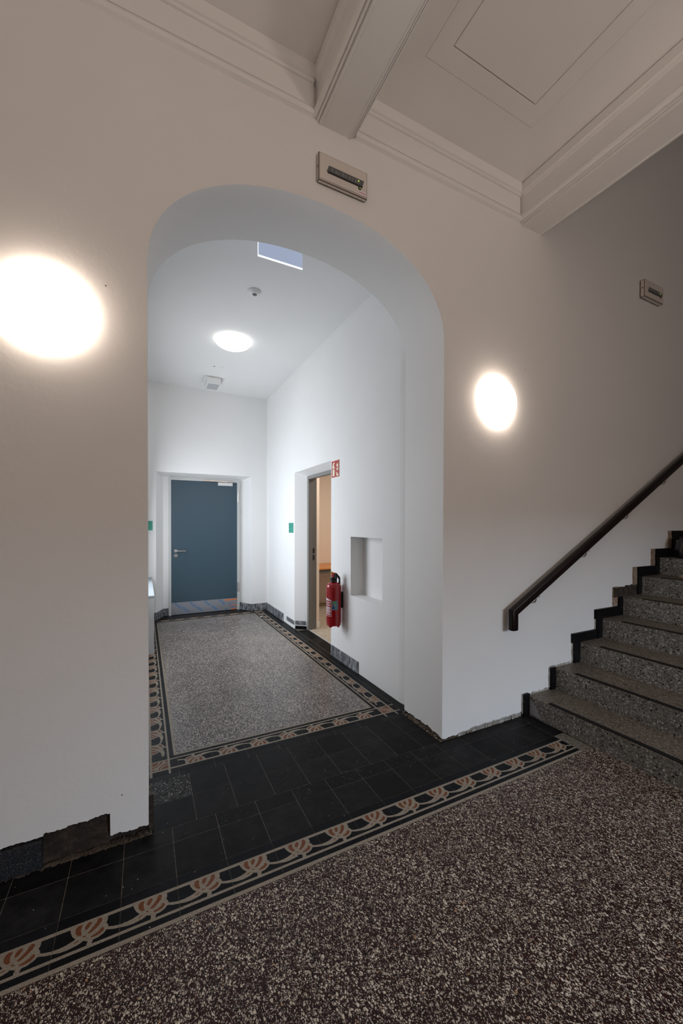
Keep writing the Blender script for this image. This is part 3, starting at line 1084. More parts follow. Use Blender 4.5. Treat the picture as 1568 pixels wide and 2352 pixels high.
s.build('desktop', dk, recalc=True, bevel=0.003)
s = MB()
s.box((-0.80, -0.35, 0.66), (0.80, -0.325, 0.722), M_deskd)
s.box((-0.80, 0.32, 0.66), (0.80, 0.345, 0.722), M_deskd)
s.build('apron', dk, recalc=True)
for x in (-0.80, 0.76):
    for y in (-0.35, 0.305):
        if x < 0 and y < 0:
            pass
        s = MB()
        s.box((x, y, 0.002), (x + 0.04, y + 0.04, 0.722), M_deskd)
        s.build('leg', dk, recalc=True)

# ================================================================== THINGS ON THE PASSAGE WALLS AND CEILING
# niche is part of the wall; signs
fs = empty('fire_extinguisher_sign', (WRX, 3.944, 2.112), 'square red sign with extinguisher and flames above the extinguisher', 'sign')
s = MB()
s.box((-0.004, -0.095, -0.094), (0.0, 0.095, 0.094), M_cream)
s.box((-0.0046, -0.0945, -0.0935), (-0.004, 0.0945, 0.089), M_signred)
s.build('sign_plate', fs)
s = MB()
XS = -0.0052


def sp(poly, mat=M_cream, x=XS):
    s.face([(x, 0.095 - u * 0.19, -0.094 + v * 0.188) for u, v in poly], mat)


sp([(0.14, 0.08), (0.40, 0.08), (0.40, 0.48), (0.14, 0.48)])
sp([(0.14, 0.52), (0.40, 0.52), (0.40, 0.62), (0.33, 0.72), (0.33, 0.78), (0.43, 0.82), (0.42, 0.86), (0.30, 0.90), (0.20, 0.84), (0.10, 0.74), (0.07, 0.60), (0.11, 0.60), (0.14, 0.72), (0.21, 0.79), (0.21, 0.72), (0.14, 0.62)])
sp([(0.60, 0.88), (0.72, 0.74), (0.80, 0.86), (0.80, 0.72), (0.90, 0.76), (0.86, 0.62), (0.78, 0.56), (0.70, 0.60), (0.66, 0.70), (0.68, 0.78)])
sp([(0.62, 0.58), (0.74, 0.46), (0.90, 0.58), (0.90, 0.46), (0.78, 0.36), (0.68, 0.42)])
sp([(0.58, 0.38), (0.64, 0.28), (0.72, 0.22), (0.86, 0.28), (0.78, 0.16), (0.66, 0.18), (0.60, 0.26)])
sp([(0.66, 0.16), (0.92, 0.16), (0.90, 0.06), (0.72, 0.05), (0.64, 0.10)])
s.build('sign_pictogram', fs)

gs = empty('door_sign', (WRX, 5.415, 1.437), 'small teal room sign on the right wall beside the side doorway', 'sign')
s = MB()
s.box((-0.006, -0.093, -0.072), (0, 0.093, 0.072), M_teal)
s.build('sign_plate', gs, recalc=True, bevel=0.001)
s = MB()
s.box((-0.0068, 0.045, 0.040), (-0.006, 0.078, 0.058), M_tealdark)
s.build('sign_symbol', gs)
s = MB()
for z in (0.018, 0.006, -0.04, -0.052):
    s = MB()
    s.box((-0.0066, 0.01 if z > 0 else 0.03, z), (-0.006, 0.075, z + 0.004), M_tealdark)
    s.build('print_line', gs)
gs = empty('door_sign', (0.045, FY, 1.462), 'teal room sign left of the far door, half hidden by the arch edge', 'sign')
s = MB()
s.box((-0.078, -0.006, -0.072), (0.078, 0, 0.072), M_teal)
s.build('sign_plate', gs, recalc=True, bevel=0.001)
s = MB()
for z in (0.04, -0.04):
    s = MB()
    s.box((-0.06, -0.0068, z), (0.03, -0.006, z + 0.005), M_tealdark)
    s.build('print_line', gs)

# fire extinguisher
EX, EY = 1.812, 3.772
fe = empty('fire_extinguisher', (EX, EY, 0.425), 'red fire extinguisher with black valve hanging below the fire sign', 'fire extinguisher')
Rb = 0.079
s = MB()
prof = [(0.05, 0.004), (0.066, 0.0), (0.076, 0.012), (Rb, 0.03), (Rb, 0.395), (0.0775, 0.412), (0.070, 0.430), (0.055, 0.442), (0.030, 0.450), (0.026, 0.456)]
s.lathe(prof, M_red, 48)
# scalloped foot ring
seg = 48
nb = len(s.v)
for k in range(seg):
    a = 2 * PI * k / seg
    dz = -0.006 - 0.016 * max(0.0, math.cos(a * 5)) ** 0.6 if math.cos(a * 5) > 0 else -0.006
    s.v.append((Rb * 0.97 * math.cos(a), Rb * 0.97 * math.sin(a), 0.02))
    s.v.append((Rb * 0.94 * math.cos(a), Rb * 0.94 * math.sin(a), dz))
for k in range(seg):
    j = (k + 1) % seg
    s.f.append((nb + 2 * k, nb + 2 * j, nb + 2 * j + 1, nb + 2 * k + 1))
    s.mi.append(0)
s.build('cylinder', fe, smooth=True)
s = MB()
s.lathe([(0.030, 0.448), (0.036, 0.452), (0.036, 0.470), (0.032, 0.474), (0.034, 0.478), (0.038, 0.484), (0.038, 0.500), (0.030, 0.530), (0.024, 0.545)], M_blackp, 28)
s.build('valve', fe, smooth=True)
# lever: sloping down towards the wall side, i.e. the viewer's right
ca, sa = math.cos(R(-24.8)), math.sin(R(-24.8))


def rl(x, y, z):     # local frame: x = viewer's right, y = away from the viewer
    return (x * ca - y * sa, x * sa + y * ca, z)


s = MB()
s.sweep([0, 1, 2, 3], lambda i: [rl(*p) for p in (
    [(-0.020, -0.012, 0.522), (-0.020, 0.012, 0.522), (-0.020, 0.012, 0.548), (-0.020, -0.012, 0.548)],
    [(0.030, -0.013, 0.520), (0.030, 0.013, 0.520), (0.030, 0.013, 0.546), (0.030, -0.013, 0.546)],
    [(0.052, -0.013, 0.478), (0.052, 0.013, 0.478), (0.068, 0.013, 0.500), (0.068, -0.013, 0.500)],
    [(0.050, -0.012, 0.430), (0.050, 0.012, 0.430), (0.072, 0.012, 0.432), (0.072, -0.012, 0.432)])[i]], M_blackp)
s.build('lever', fe, recalc=True, bevel=0.002)
s = MB()
s.sweep([0, 1, 2], lambda i: [rl(*p) for p in (
    [(-0.028, -0.018, 0.545), (-0.028, 0.0, 0.545), (-0.028, 0.0, 0.553), (-0.028, -0.018, 0.553)],
    [(0.010, -0.018, 0.545), (0.010, 0.0, 0.545), (0.010, 0.0, 0.551), (0.010, -0.018, 0.551)],
    [(0.032, -0.014, 0.541), (0.032, 0.0, 0.541), (0.032, 0.0, 0.546), (0.032, -0.014, 0.546)])[i]], M_redp)
s.box(rl(-0.020, -0.042, 0.505), rl(-0.004, -0.028, 0.548), M_redp)
s.build('trigger', fe, recalc=True)
s = MB()
s.tube([rl(-0.034, -0.022, 0.528), rl(-0.030, -0.026, 0.560), rl(-0.020, -0.026, 0.562), rl(-0.004, -0.030, 0.548)], 0.006, M_yellow, 8)
s.build('safety_clip', fe, smooth=True, recalc=True)
s = MB()
s.lathe([(0.001, 0), (0.010, 0), (0.010, 0.006), (0.001, 0.006)], M_white, 14, Matrix.Translation(rl(-0.024, -0.032, 0.527)) @ Matrix.Rotation(R(-24.8), 4, 'Z') @ Matrix.Rotation(PI / 2, 4, 'X'))
s.build('pressure_gauge', fe)


def curved(s, a0, a1, z0, z1, mat, r_=Rb + 0.0006, top=None, n=10):
    for k in range(n):
        a, b = R(a0 + (a1 - a0) * k / n), R(a0 + (a1 - a0) * (k + 1) / n)
        ta = z1 if top is None else top(k / n)
        tb = z1 if top is None else top((k + 1) / n)
        s.face([(r_ * math.cos(a), r_ * math.sin(a), z0), (r_ * math.cos(b), r_ * math.sin(b), z0), (r_ * math.cos(b), r_ * math.sin(b), tb), (r_ * math.cos(a), r_ * math.sin(a), ta)], mat)


s = MB()
A0, A1 = -134, -215
curved(s, A0, A1, 0.262, 0.29, M_white, top=lambda t: 0.268 + 0.030 * t)
curved(s, A0, A1, 0.262, 0.264, M_white)
curved(s, A0, A1, 0.098, 0.101, M_white)
curved(s, A0, A0 - 2.2, 0.098, 0.264, M_white, n=2)
rk = random.Random(4)
z = 0.250
while z > 0.108:
    a = A0 - rk.uniform(6, 14)
    e = A1 + rk.uniform(5, 30)
    hgt = rk.choice((0.003, 0.004, 0.006))
    curved(s, a, e, z - hgt, z, M_white, n=6)
    z -= hgt + rk.choice((0.004, 0.005, 0.010))
s.build('instruction_label', fe)
s = MB()
curved(s, -129, -82, 0.165, 0.262, M_bluelab)
curved(s, -118, -104, 0.232, 0.254, M_green, Rb + 0.0012, n=4)
curved(s, -122, -117, 0.228, 0.240, M_signred, Rb + 0.0012, n=3)
curved(s, -110, -102, 0.208, 0.226, M_cloth, Rb + 0.0012, n=3)
curved(s, -124, -112, 0.175, 0.205, M_bluep, Rb + 0.0012, n=4)
s.build('inspection_sticker', fe)
s = MB()
s.box((0.066, -0.022, 0.17), (WRX - EX, 0.022, 0.34), M_blackp)
s.build('wall_bracket', fe, recalc=True)

# ceiling lamp, sensor, loudspeaker, escape sign plate
cl = empty('ceiling_lamp', (0.948, 4.72, CZ), 'round opal glass ceiling lamp, lit, in the passage', 'ceiling lamp')
s = MB()
s.lathe([(0.19, -0.012), (0.195, 0.0)], M_plast, 40)
s.build('lamp_base', cl, recalc=True)
s = MB()
s.lathe([(0.001, -0.098)] + [(0.205 * math.sin(t), -0.012 - 0.086 * math.cos(t)) for t in [k * PI / 2 / 10 for k in range(1, 11)]] + [(0.207, -0.008), (0.19, -0.006)], M_glow2, 48)
s.build('lamp_diffuser', cl, smooth=True, recalc=True)
ms = empty('motion_sensor', (0.926, 3.640, CZ), 'small white ceiling sensor with dark lens nearer than the lamp', 'sensor')
s = MB()
s.lathe([(0.062, 0.0), (0.062, -0.006), (0.055, -0.012), (0.040, -0.026), (0.030, -0.030), (0.001, -0.030)], M_plast, 36)
s.build('sensor_housing', ms, smooth=True, recalc=True)
s = MB()
s.lathe([(0.024, -0.029), (0.021, -0.033), (0.012, -0.036), (0.001, -0.037)], M_lens, 24)
s.build('sensor_lens', ms, smooth=True, recalc=True)
co = empty('cable_outlet', (0.92, 5.615, CZ), 'tiny cable outlet on the ceiling between lamp and loudspeaker box', 'outlet')
s = MB()
s.lathe([(0.028, 0.0), (0.028, -0.004), (0.001, -0.005)], M_plast, 20, Matrix.Translation((0.045, 0, 0)))
s.build('outlet_cover', co, recalc=True)
s = MB()
s.lathe([(0.010, 0.0), (0.010, -0.003), (0.001, -0.004)], M_black, 12, Matrix.Translation((-0.05, 0, 0)))
s.build('outlet_hole', co, recalc=True)
lb = empty('loudspeaker_box', (0.925, 6.14, CZ), 'white square box with grey underside on the ceiling near the far door', 'box')
s = MB()
s.box((-0.092, -0.140, -0.105), (0.098, 0.150, -0.022), M_plast)
s.box((-0.13, -0.12, -0.022), (0.09, 0.14, 0.0), M_plast)
s.build('box_housing', lb, recalc=True, bevel=0.003)
s = MB()
s.box((-0.074, -0.120, -0.1075), (0.084, 0.130, -0.105), M_plastg)
s.build('grille', lb)
es = empty('escape_sign', (0.915, 2.80, CZ), 'edge-lit acrylic sign plate hanging from the ceiling just behind the arch', 'sign')
s = MB()
s.box((-0.176, -0.004, -0.228), (0.160, 0.004, -0.035), M_acryl)
s.build('acrylic_plate', es)
s = MB()
s.box((-0.178, -0.0045, -0.236), (0.161, 0.0045, -0.228), M_acrylE)
s.box((-0.179, -0.0045, -0.236), (-0.176, 0.0045, -0.035), M_acrylE)
s.build('lit_edge', es)
s = MB()
s.box((-0.185, -0.022, -0.040), (0.170, 0.022, 0.0), M_plast)
s.build('sign_housing', es, recalc=True, bevel=0.003)

# low cabinet at the left
cb = empty('low_cabinet', (0.02, 5.78, 0), 'pale grey low cabinet along the left wall of the passage', 'cabinet')
s = MB()
s.box((-0.088, -0.83, 0.0015), (0.084, 0.87, 0.655), M_cab)
s.build('cabinet_body', cb, recalc=True)
s = MB()
s.box((-0.088, -0.84, 0.655), (0.088, 0.875, 0.675), M_cablid)
s.build('cabinet_top', cb, recalc=True, bevel=0.002)
st = empty('door_stop', (1.665, 6.12, 0), 'small steel door stop on the floor by the right border', 'door stop')
s = MB()
s.lathe([(0.022, 0.0005), (0.022, 0.012), (0.018, 0.022), (0.001, 0.026)], M_steel, 20)
s.build('stop_cap', st, smooth=True, recalc=True)
s = MB()
s.lathe([(0.024, 0.004), (0.024, 0.013)], M_blackp, 20)
s.build('rubber_ring', st)

# ================================================================== HALL CEILING: BEAMS, CORNICE, COFFERS
cz = 4.078
hall = MB()
BX = [(-1.35, -1.10), (0.862, 1.142), (2.556, 2.860)]
beam_i = 0


def beam(name, xl, xr, fl, fr, right_top):
    """beam with flat soffit fl..fr and stepped mouldings out to xl and xr"""
    zb = 3.790
    m = MB()
    e1, e2 = fl - xl, xr - fr
    prof = [(xl + 0.020, 4.20), (xl + 0.020, 4.074), (xl + 0.002, 4.070), (xl + 0.002, 4.012), (xl + 0.010, 4.004), (xl + 0.014, 3.992), (xl + 0.022, 3.984), (xl + 0.022, 3.866),
            (xl + 0.016, 3.860), (xl + 0.016, 3.849), (xl + 0.009, 3.847), (xl + 0.002, 3.839), (xl, 3.827), (xl + 0.003, 3.815), (xl + 0.010, 3.807), (xl + e1 * 0.32, 3.804), (xl + e1 * 0.36, 3.812), (xl + e1 * 0.42, 3.812),
            (xl + e1 * 0.46, 3.798), (xl + e1 * 0.62, 3.796), (xl + e1 * 0.66, 3.804), (xl + e1 * 0.74, 3.804), (xl + e1 * 0.78, 3.786), (fl - 0.002, 3.784), (fl, zb)]
    right = [(fr, zb), (fr + 0.002, 3.784), (xr - e2 * 0.78, 3.786), (xr - e2 * 0.74, 3.804), (xr - e2 * 0.66, 3.804), (xr - e2 * 0.62, 3.796), (xr - e2 * 0.46, 3.798), (xr - e2 * 0.42, 3.812), (xr - e2 * 0.36, 3.812), (xr - e2 * 0.32, 3.804),
             (xr - 0.010, 3.808), (xr - 0.002, 3.820), (xr, 3.835), (xr - 0.004, 3.850), (xr - 0.012, 3.858), (xr - 0.022, 3.866), (xr - 0.022, 3.984), (xr - 0.014, 3.992), (xr - 0.010, 4.004), (xr - 0.002, 4.012), (xr - 0.002, 4.070), (xr - 0.020, 4.074), (xr - 0.020, 4.20)]
    m.prism(prof + right, 'y', -3.5, FW + 0.001, M_mould)
    o = m.build(name, None, recalc=True)
    struct(o)
    return o


b1 = beam('trim_1', 0.862, 1.142, 0.915, 1.092, 4.2)
tag(b1, 'moulded ceiling beam running back from above the arch', 'beam')
b2 = beam('trim_2', 2.556, 2.862, 2.608, 2.808, TOP)
tag(b2, 'moulded ceiling beam at the edge of the stairwell', 'beam')
b0 = beam('trim_3', -1.38, -1.10, -1.33, -1.15, 4.2)
tag(b0, 'moulded ceiling beam at the far left', 'beam')


def cornice(name, x0, x1, label):
    m = MB()
    y = FW + 0.002
    prof = [(y, 3.800), (y - 0.010, 3.806), (y - 0.022, 3.812), (y - 0.030, 3.822), (y - 0.030, 3.832), (y - 0.022, 3.841), (y - 0.014, 3.843), (y - 0.014, 3.848), (y - 0.022, 3.850), (y - 0.022, 3.855), (y - 0.014, 3.858),
            (y - 0.013, 3.982), (y - 0.022, 3.986), (y - 0.028, 3.995), (y - 0.022, 4.004), (y - 0.032, 4.010), (y - 0.032, 4.10), (y, 4.10)]
    m.prism(prof, 'x', x0, x1, M_mould)
    return struct(m.build(name, None, recalc=True), label, 'cornice')


cornice('trim_4', 1.138, 2.562, 'stepped cornice on the arch wall between the two ceiling beams')
cornice('trim_5', -1.102, 0.866, 'stepped cornice on the arch wall left of the beams')


def coffer(mb, x0, x1, y0, y1):
    """shallow cove all round, a grooved outer and inner rectangle, flat middle"""
    def rect(i, z):
        return [(x0 + i, y0 + i, z), (x1 - i, y0 + i, z), (x1 - i, y1 - i, z), (x0 + i, y1 - i, z)]
    steps = []
    for k in range(9):
        t = k / 8
        steps.append((0.285 * t, cz + 0.030 * math.sin(t * PI / 2)))
    z = cz + 0.030
    steps += [(0.2865, z), (0.2875, z + 0.003), (0.2915, z + 0.003), (0.292, z), (0.394, z), (0.3945, z + 0.008), (0.4005, z + 0.008), (0.401, z + 0.001)]
    for (a, za), (b, zb) in zip(steps[:-1], steps[1:]):
        A, Bq = rect(a, za), rect(b, zb)
        for k in range(4):
            j = (k + 1) % 4
            mb.face([A[k], A[j], Bq[j], Bq[k]], M_ceil)
    mb.face(rect(steps[-1][0], steps[-1][1]), M_ceil)


cf = MB()
coffer(cf, 1.120, 2.578, -3.5, FW - 0.028)
coffer(cf, -1.12, 0.884, -3.5, FW - 0.028)
cf.face([(-2.6, -3.5, cz), (-1.36, -3.5, cz), (-1.36, FW, cz), (-2.6, FW, cz)], M_ceil)
cf.face([(2.84, -3.5, TOP), (8.6, -3.5, TOP), (8.6, FW, TOP), (2.84, FW, TOP)], M_ceil)
cf.face([(2.842, -3.5, 4.07), (2.842, FW, 4.07), (2.842, FW, TOP), (2.842, -3.5, TOP)], M_wall)
c1 = struct(cf.build('ceiling'), 'coffered plaster ceiling of the hall', 'ceiling')

# walls out of view
wb = MB()
ENT = (1.9, 3.9, 0.0, 2.30)
holed(wb, 'y', -3.5, [-2.5, 8.6], [0, TOP], [ENT], M_wall)
struct(wb.build('wall_back'), 'hall wall behind the photographer with the entrance opening', 'wall')
wb = MB()
wb.face([(-2.5, -3.5, 0), (-2.5, FW, 0), (-2.5, FW, 4.2), (-2.5, -3.5, 4.2)], M_wall)
struct(wb.build('wall_hall_left'), 'hall wall at the left, out of view', 'wall')
wb = MB()
wb.face([(8.6, -3.5, 0), (8.6, FW, 0), (8.6, FW, TOP), (8.6, -3.5, TOP)], M_wall)
struct(wb.build('wall_stair_end'), 'end wall of the stairwell, out of view', 'wall')

# ================================================================== STAIRS
RX, RZ_, RUN, RISE = 2.697, 0.149, 0.319, 0.1698
YW = 2.066
NSTEP = 11
stairs = empty('staircase', (RX, YW, 0), 'terrazzo staircase rising to the right along the wall', 'staircase')
tr_m, ri_m, st_m = MB(), MB(), MB()
W = 2.3
tr_m.prism([(0.0, -0.040), (0.0, -0.003), (0.003, 0.0), (RUN + 0.02, 0.0), (RUN + 0.02, -0.040)], 'x', 0, 1, M_tread)
# build treads with the profile in x-z, extruded along y
tr_m = MB()
tr_m.prism([(0.0, -0.030), (0.0, -0.003), (0.003, 0.0), (RUN + 0.004, 0.0), (RUN + 0.004, -0.030)], 'y', -W, 0.0215, M_tread)
tr_m.mi[tr_m.mi.index(0)] = 0
tr_m.box((-0.0012, -W, -0.030), (0.0, 0.0214, -0.0035), M_riser)
ri_m.box((-0.0012, -W, 0.0), (RUN + 0.10, 0.018, RISE - 0.0302), M_riser)
st_m.prism([(0.0035, 0.0005), (0.005, 0.0040), (0.043, 0.0040), (0.045, 0.0005)], 'y', -W + 0.15, -0.150, M_strip)


def to_mesh(mb, name):
    o = mb.build(name, None, recalc=True)
    me = o.data
    bpy.data.objects.remove(o)
    return me


tr_me, ri_me, st_me = to_mesh(tr_m, 'tread'), to_mesh(ri_m, 'riser'), to_mesh(st_m, 'nosing_strip')
for k in range(NSTEP):
    x, z = RUN * k, RZ_ + RISE * k
    r_ = instance(ri_me, 'riser', (x, 0, z - RISE + (0.0 if k else 0.022)), stairs)
    if k == 0:
        r_.scale = (1, 1, (RZ_ - 0.0302) / (RISE - 0.0302))
        r_.location.z = 0.0
    t_ = instance(tr_me, 'tread', (x, 0, z), stairs)
    instance(st_me, 'nosing_strip', (0, 0, 0), t_)
# whitish smear of dust on the first riser
s = MB()
s.face([(-0.0018, -0.004, 0.015), (-0.0018, -0.10, 0.012), (-0.0018, -0.055, 0.09), (-0.0018, -0.02, 0.125), (-0.0018, -0.004, 0.13)], principled('pale_plaster_smear', (0.30, 0.31, 0.33), 0.7))
s.build('plaster_smear', stairs)
# upper landing
ld = MB()
ld.box((RX + RUN * NSTEP, YW - W, 1.3), (8.6, FW, RZ_ + RISE * (NSTEP - 1)), M_tread)
struct(ld.build('floor_landing'), 'landing at the top of the stairs, out of view', 'floor')

# skirting along the stairs (part of the staircase)
VL = [2.631, 2.936, 3.238, 3.561, 3.838, 4.163, 4.484, 4.81, 5.14, 5.46, 5.78]
VT = [0.171, 0.326, 0.569, 0.744, 0.924, 1.091, 1.256, 1.434, 1.604, 1.774, 1.944]


def loc_box(name, x0, x1, z0, z1, mat, y0=-0.001, y1=0.0215, label=None):
    s = MB()
    s.box((x0 - RX, y0, z0), (x1 - RX, y1, z1), mat)
    o = s.build(name, stairs, recalc=True, bevel=0.0015)
    if label:
        o['label'] = label
    return o


for k in range(NSTEP):
    xk, zk = RX + RUN * k, RZ_ + RISE * k
    zprev = zk - RISE if k else 0.0
    # upright piece in front of the riser end
    xl = xk - 0.062 if k != 2 and k != 3 else xk - 0.082
    top = VT[k] if k < 2 else (zk + 0.002)
    loc_box('skirting_upright', xl, xk + 0.003, zprev + 0.001, top, M_blackskirt)
    # lying piece above the tread
    if k >= 2 and k != 4:
        xr = VL[k + 1] if k + 1 < len(VL) else xk + RUN - 0.09
        if k == 3:
            xr = RX + RUN * 4 - 0.075
        x_start = VL[k] if k < 4 else xl
        loc_box('skirting_ledge', x_start, (RX + RUN * (k + 1) - 0.062), zk + 0.003, VT[k], M_blackskirt)
    # bare mortar edge left of the uprights
    if k >= 4:
        rr_ = random.Random(k)
        m = MB()
        zs = [zprev + 0.09 + (VT[k] - zprev - 0.09) * q / 7 for q in range(8)]
        right = [(xl - RX + rr_.uniform(-0.006, 0.004), z_) for z_ in zs]
        left = [(VL[k] - RX + rr_.uniform(-0.004, 0.006), z_) for z_ in zs]
        m.prism(left + right[::-1], 'y', 0.012, 0.0215, M_mortar)
        m.build('mortar_edge', stairs, recalc=True)
    else:
        rr_ = random.Random(k)
        m = MB()
        zs = [zprev + 0.02 + (VT[k] - zprev - 0.02) * q / 7 for q in range(8)]
        m.prism([(xl - RX - 0.004 + rr_.uniform(-0.004, 0.002), z_) for z_ in zs] + [(xl - RX + 0.002, z_) for z_ in zs[::-1]], 'y', 0.012, 0.0215, M_chalk)
        m.build('mortar_edge', stairs, recalc=True)
    if k < 2:
        rr_ = random.Random(k + 20)
        m = MB()
        for _ in range(60):
            x = rr_.uniform(xl, xk + RUN - 0.07) - RX
            r0 = rr_.uniform(0.004, 0.013)
            m.prism([(x + r0 * math.cos(a), 0.019 + 0.4 * r0 * math.sin(a)) for a in [q * PI / 3 for q in range(6)]], 'z', zk - 0.002 + (0.0), zk + rr_.uniform(0.004, 0.020), M_chalk)
        tag(m.build('plaster_crumbs', stairs), kind='stuff')
# rubble where the lying piece of the fifth step is missing
k = 4
rr_ = random.Random(77)
m = MB()
zk = RZ_ + RISE * 4
n = 16
xs = [VL[4] - RX + (VL[5] - VL[4] + 0.05) * q / n for q in range(n + 1)]
m.prism([(x, zk) for x in xs] + [(x, VT[4] - 0.012 + rr_.uniform(-0.006, 0.010) + 0.01 * (x > xs[8])) for x in xs[::-1]], 'y', 0.008, 0.0215, M_rubble)
tag(m.build('masonry_patch', stairs, recalc=True), 'rough brown patch where a skirting piece is missing')

# ================================================================== HANDRAIL
hr = empty('handrail', (2.452, 2.02, 0.71), 'dark brown wooden handrail on the wall above the stairs', 'handrail')
SL = RISE / RUN
ang = math.atan(SL)
prof = []
hw, hh = 0.0255, 0.032
for cxs, czs, a0 in ((1, 1, 0), (-1, 1, 90), (-1, -1, 180), (1, -1, 270)):
    for q in range(5):
        a = R(a0 + 22.5 * q)
        prof.append((cxs * (hw - 0.016) + 0.016 * math.cos(a), czs * (hh - 0.016) + 0.016 * math.sin(a)))
Lr = 4.6


def rail_ring(i):
    if i < 2:
        z = 0.0 if i == 0 else 0.006
        sc = 0.9 if i == 0 else 1.0
        return [(v * sc, u * sc, z) for u, v in prof]
    if i == 2:      # mitre ring
        # plane bisecting the vertical and sloping members
        bis = (PI / 2 + ang) / 2
        out = []
        for u, v in prof:
            x = v
            z = 0.135 - x * math.tan((PI / 2 - ang) / 2)
            out.append((x, u, z))
        return out
    x0 = Lr
    zc = 0.135 + Lr * SL
    nx, nz = -math.sin(ang), math.cos(ang)
    # the top of the sloping member continues the left side of the upright
    return [(x0 - v * nx * -1 * -1 * -1, u, zc - v * nz) if False else (x0 + v * math.sin(ang), u, zc - v * math.cos(ang)) for u, v in prof]


s = MB()
s.sweep([0, 1, 2, 3], rail_ring, M_rail)
s.build('rail', hr, recalc=True, smooth=True)
for xw in (2.70, 3.33, 3.945, 4.60, 5.25, 5.90):
    x = xw - 2.452
    zr = 0.135 + x * SL - 0.034
    s = MB()
    s.tube([(x - 0.012, FW - 2.02, zr - 0.055), (x - 0.008, 0.040, zr - 0.057), (x - 0.002, 0.012, zr - 0.050), (x, 0.0, zr - 0.030), (x, 0.0, zr - 0.002)], 0.0065, M_steel, 10)
    s.lathe([(0.022, 0), (0.022, 0.004), (0.012, 0.006)], M_steel, 18, Matrix.Translation((x - 0.012, FW - 2.02, zr - 0.055)) @ Matrix.Rotation(PI / 2, 4, 'X'))
    s.box((x - 0.03, -0.012, zr - 0.006), (x + 0.03, 0.012, zr + 0.0), M_steel)
    s.build('rail_bracket', hr, smooth=True, recalc=True)

# ================================================================== WALL LAMPS
for i, (x, z, lab) in enumerate(((-0.375, 2.425, 'lit round opal glass wall lamp left of the archway'), (2.335, 2.405, 'lit round opal glass wall lamp above the foot of the stairs'))):
    wlp = empty('wall_lamp', (x, FW, z), lab, 'wall lamp', 'round wall lamps either side of the arch')
    Mr = Matrix.Rotation(PI / 2, 4, 'X')
    s = MB()
    s.lathe([(0.150, 0.0), (0.150, 0.014), (0.140, 0.016)], M_plast, 40, Mr)
    s.build('lamp_base', wlp, recalc=True)
    s = MB()
    s.lathe([(0.160, 0.010)] + [(0.174 * math.cos(t), 0.018 + 0.078 * math.sin(t)) for t in [k * PI / 2 / 12 for k in range(0, 12)]] + [(0.002, 0.096)], M_glow, 56, Mr)
    s.build('lamp_diffuser', wlp, smooth=True, recalc=True)


# ================================================================== EMERGENCY LIGHTS
def emergency(x0, z0, wd, ht, dp, label, flip=False):
    e = empty('emergency_light', (x0, FW, z0), label, 'emergency light', 'emergency light fittings on the arch wall')
    s = MB()
    s.box((0.008, -0.012, 0.006), (wd - 0.006, 0.0, ht - 0.004), M_back)
    # front cover with chamfered rim
    c = 0.006
    A = [(0, 0), (wd, 0), (wd, ht), (0, ht)]
    s.box((0, -dp + c, 0), (wd, -0.007, ht), M_hous)
    s.build('housing', e, recalc=True, bevel=0.004)
    s = MB()
    s.box((0.006, -dp, 0.008), (wd - 0.006, -dp + c, ht - 0.008), M_hous)
    s.build('cover', e, recalc=True, bevel=0.003)
    s = MB()
    lx0, lx1, lz0, lz1 = wd * 0.15, wd * 0.92, ht * 0.34, ht * 0.60
    s.prism([(lx0, lz0 + 0.004), (lx0 + 0.014, lz1), (lx1, lz1), (lx1 - 0.012, lz0)], 'y', -dp - 0.0015, -dp + 0.002, M_lens)
    s.box((lx0 + 0.006, -dp - 0.0025, lz0 - 0.003), (lx1 - 0.012, -dp - 0.0005, lz0 + 0.006), M_black)
    for q in range(9):
        xx = lx0 + 0.03 + (lx1 - lx0 - 0.05) * q / 9
        s.box((xx, -dp - 0.0020, lz0 + 0.012), (xx + 0.010 + 0.006 * (q % 2), -dp - 0.001, lz1 - 0.012 + 0.004 * (q % 3 == 0)), M_lens2)
    s.build('lens', e)
    s = MB()
    s.box((lx1 - 0.042, -dp - 0.004, lz1 - 0.016), (lx1 - 0.034, -dp - 0.001, lz1 - 0.010), M_led)
    s.build('indicator_led', e)
    s = MB()
    s.lathe([(0.001, 0), (0.010, 0), (0.010, 0.003), (0.001, 0.003)], M_blackp, 14, Matrix.Translation((lx1 - 0.030, -dp, lz0 - 0.010)) @ Matrix.Rotation(PI / 2, 4, 'X'))
    s.box((lx1 - 0.031, -dp - 0.005, lz0 - 0.012), (lx1 - 0.027, -dp - 0.003, lz0 - 0.008), M_led)
    s.build('test_button', e)
    s = MB()
    s.box((lx1 - 0.040, -dp - 0.0008, lz0 - 0.044), (lx1 + 0.016, -dp + 0.0005, lz0 - 0.022), M_white)
    for q in range(6):
        s.box((lx1 - 0.034 + q * 0.008, -dp - 0.0012, lz0 - 0.036), (lx1 - 0.029 + q * 0.008, -dp - 0.0006, lz0 - 0.031), M_redp)
    s.build('type_label', e)
    s = MB()
    s.box((-0.0008, -dp * 0.62, ht * 0.48), (0.0004, -dp * 0.45, ht * 0.56), M_black)
    s.build('side_slot', e)
    return e


emergency(0.888, 3.448, 0.318, 0.158, 0.036, 'white emergency light above the crown of the arch')
emergency(4.235, 3.662, 0.335, 0.162, 0.050, 'white emergency light high on the wall over the stairs')

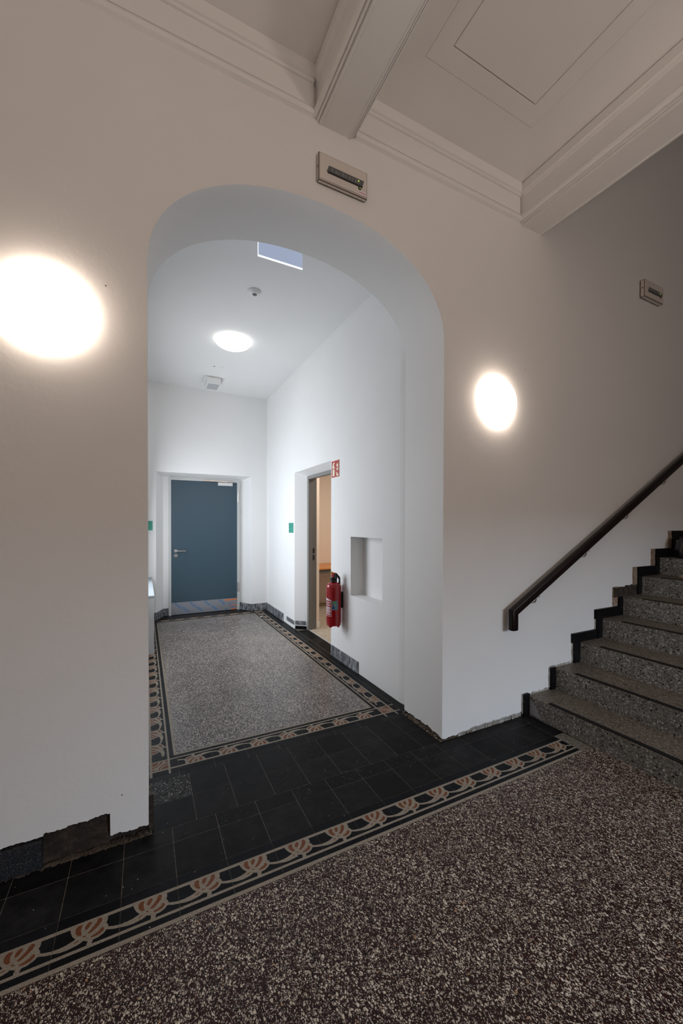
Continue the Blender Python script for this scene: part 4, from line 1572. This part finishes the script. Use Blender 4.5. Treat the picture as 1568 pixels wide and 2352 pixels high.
# ================================================================== THINGS ON THE UPPER STEPS
# black bag with a printed label standing on the eighth step, at the right edge of the picture
k = 7
bx, bz = RX + RUN * (k - 1) + 0.12, RZ_ + RISE * (k - 1)
bg = empty('plastic_bag', (4.775, 1.935, RZ_ + RISE * 6 + 0.0015), 'black bag with white and blue print on the upper steps', 'bag')
s = MB()
rr_ = random.Random(9)
rings = [(0.075, 0.0), (0.085, 0.02), (0.088, 0.07), (0.082, 0.12), (0.070, 0.16), (0.045, 0.19), (0.05, 0.205), (0.02, 0.20)]
sg = 14
rad = [[r0 * rr_.uniform(0.9, 1.06) for _ in range(sg)] for r0, _ in rings]
s.sweep(rings, lambda i: [(rad[i][q] * math.cos(2 * PI * q / sg), 0.75 * rad[i][q] * math.sin(2 * PI * q / sg), rings[i][1]) for q in range(sg)], M_bag)
s.build('bag_body', bg, smooth=True, recalc=True)
s = MB()
for a0, a1, z0, z1, mt in ((200, 262, 0.105, 0.150, M_white), (200, 262, 0.045, 0.103, M_bluep)):
    for q in range(5):
        a, b = R(a0 + (a1 - a0) * q / 5), R(a0 + (a1 - a0) * (q + 1) / 5)
        s.face([(0.094 * math.cos(a), 0.072 * math.sin(a), z0), (0.094 * math.cos(b), 0.072 * math.sin(b), z0), (0.090 * math.cos(b), 0.070 * math.sin(b), z1), (0.090 * math.cos(a), 0.070 * math.sin(a), z1)], mt)
s.build('bag_print', bg)
cx_, cz_ = RX + RUN * 5 + 0.13, RZ_ + RISE * 5
rg = MB()
rg.sweep([0, 1, 2, 3, 4], lambda i: [(0.055 * math.cos(2 * PI * q / 16) * (1.0, 1.1, 0.85, 0.5, 0.1)[i] * (1 + 0.2 * math.sin(q * 2.1)), 0.075 * math.sin(2 * PI * q / 16) * (1.0, 1.1, 0.8, 0.45, 0.1)[i] * (1 + 0.15 * math.cos(q * 2.7)), (0.0, 0.012, 0.032, 0.046, 0.05)[i]) for q in range(16)], M_cloth)
rgo = rg.build('cleaning_rag', None, smooth=True, recalc=True, loc=(cx_ + 0.055, 1.765, cz_ + 0.0015))
tag(rgo, 'crumpled beige rag lying on a step below the bag', 'rag')
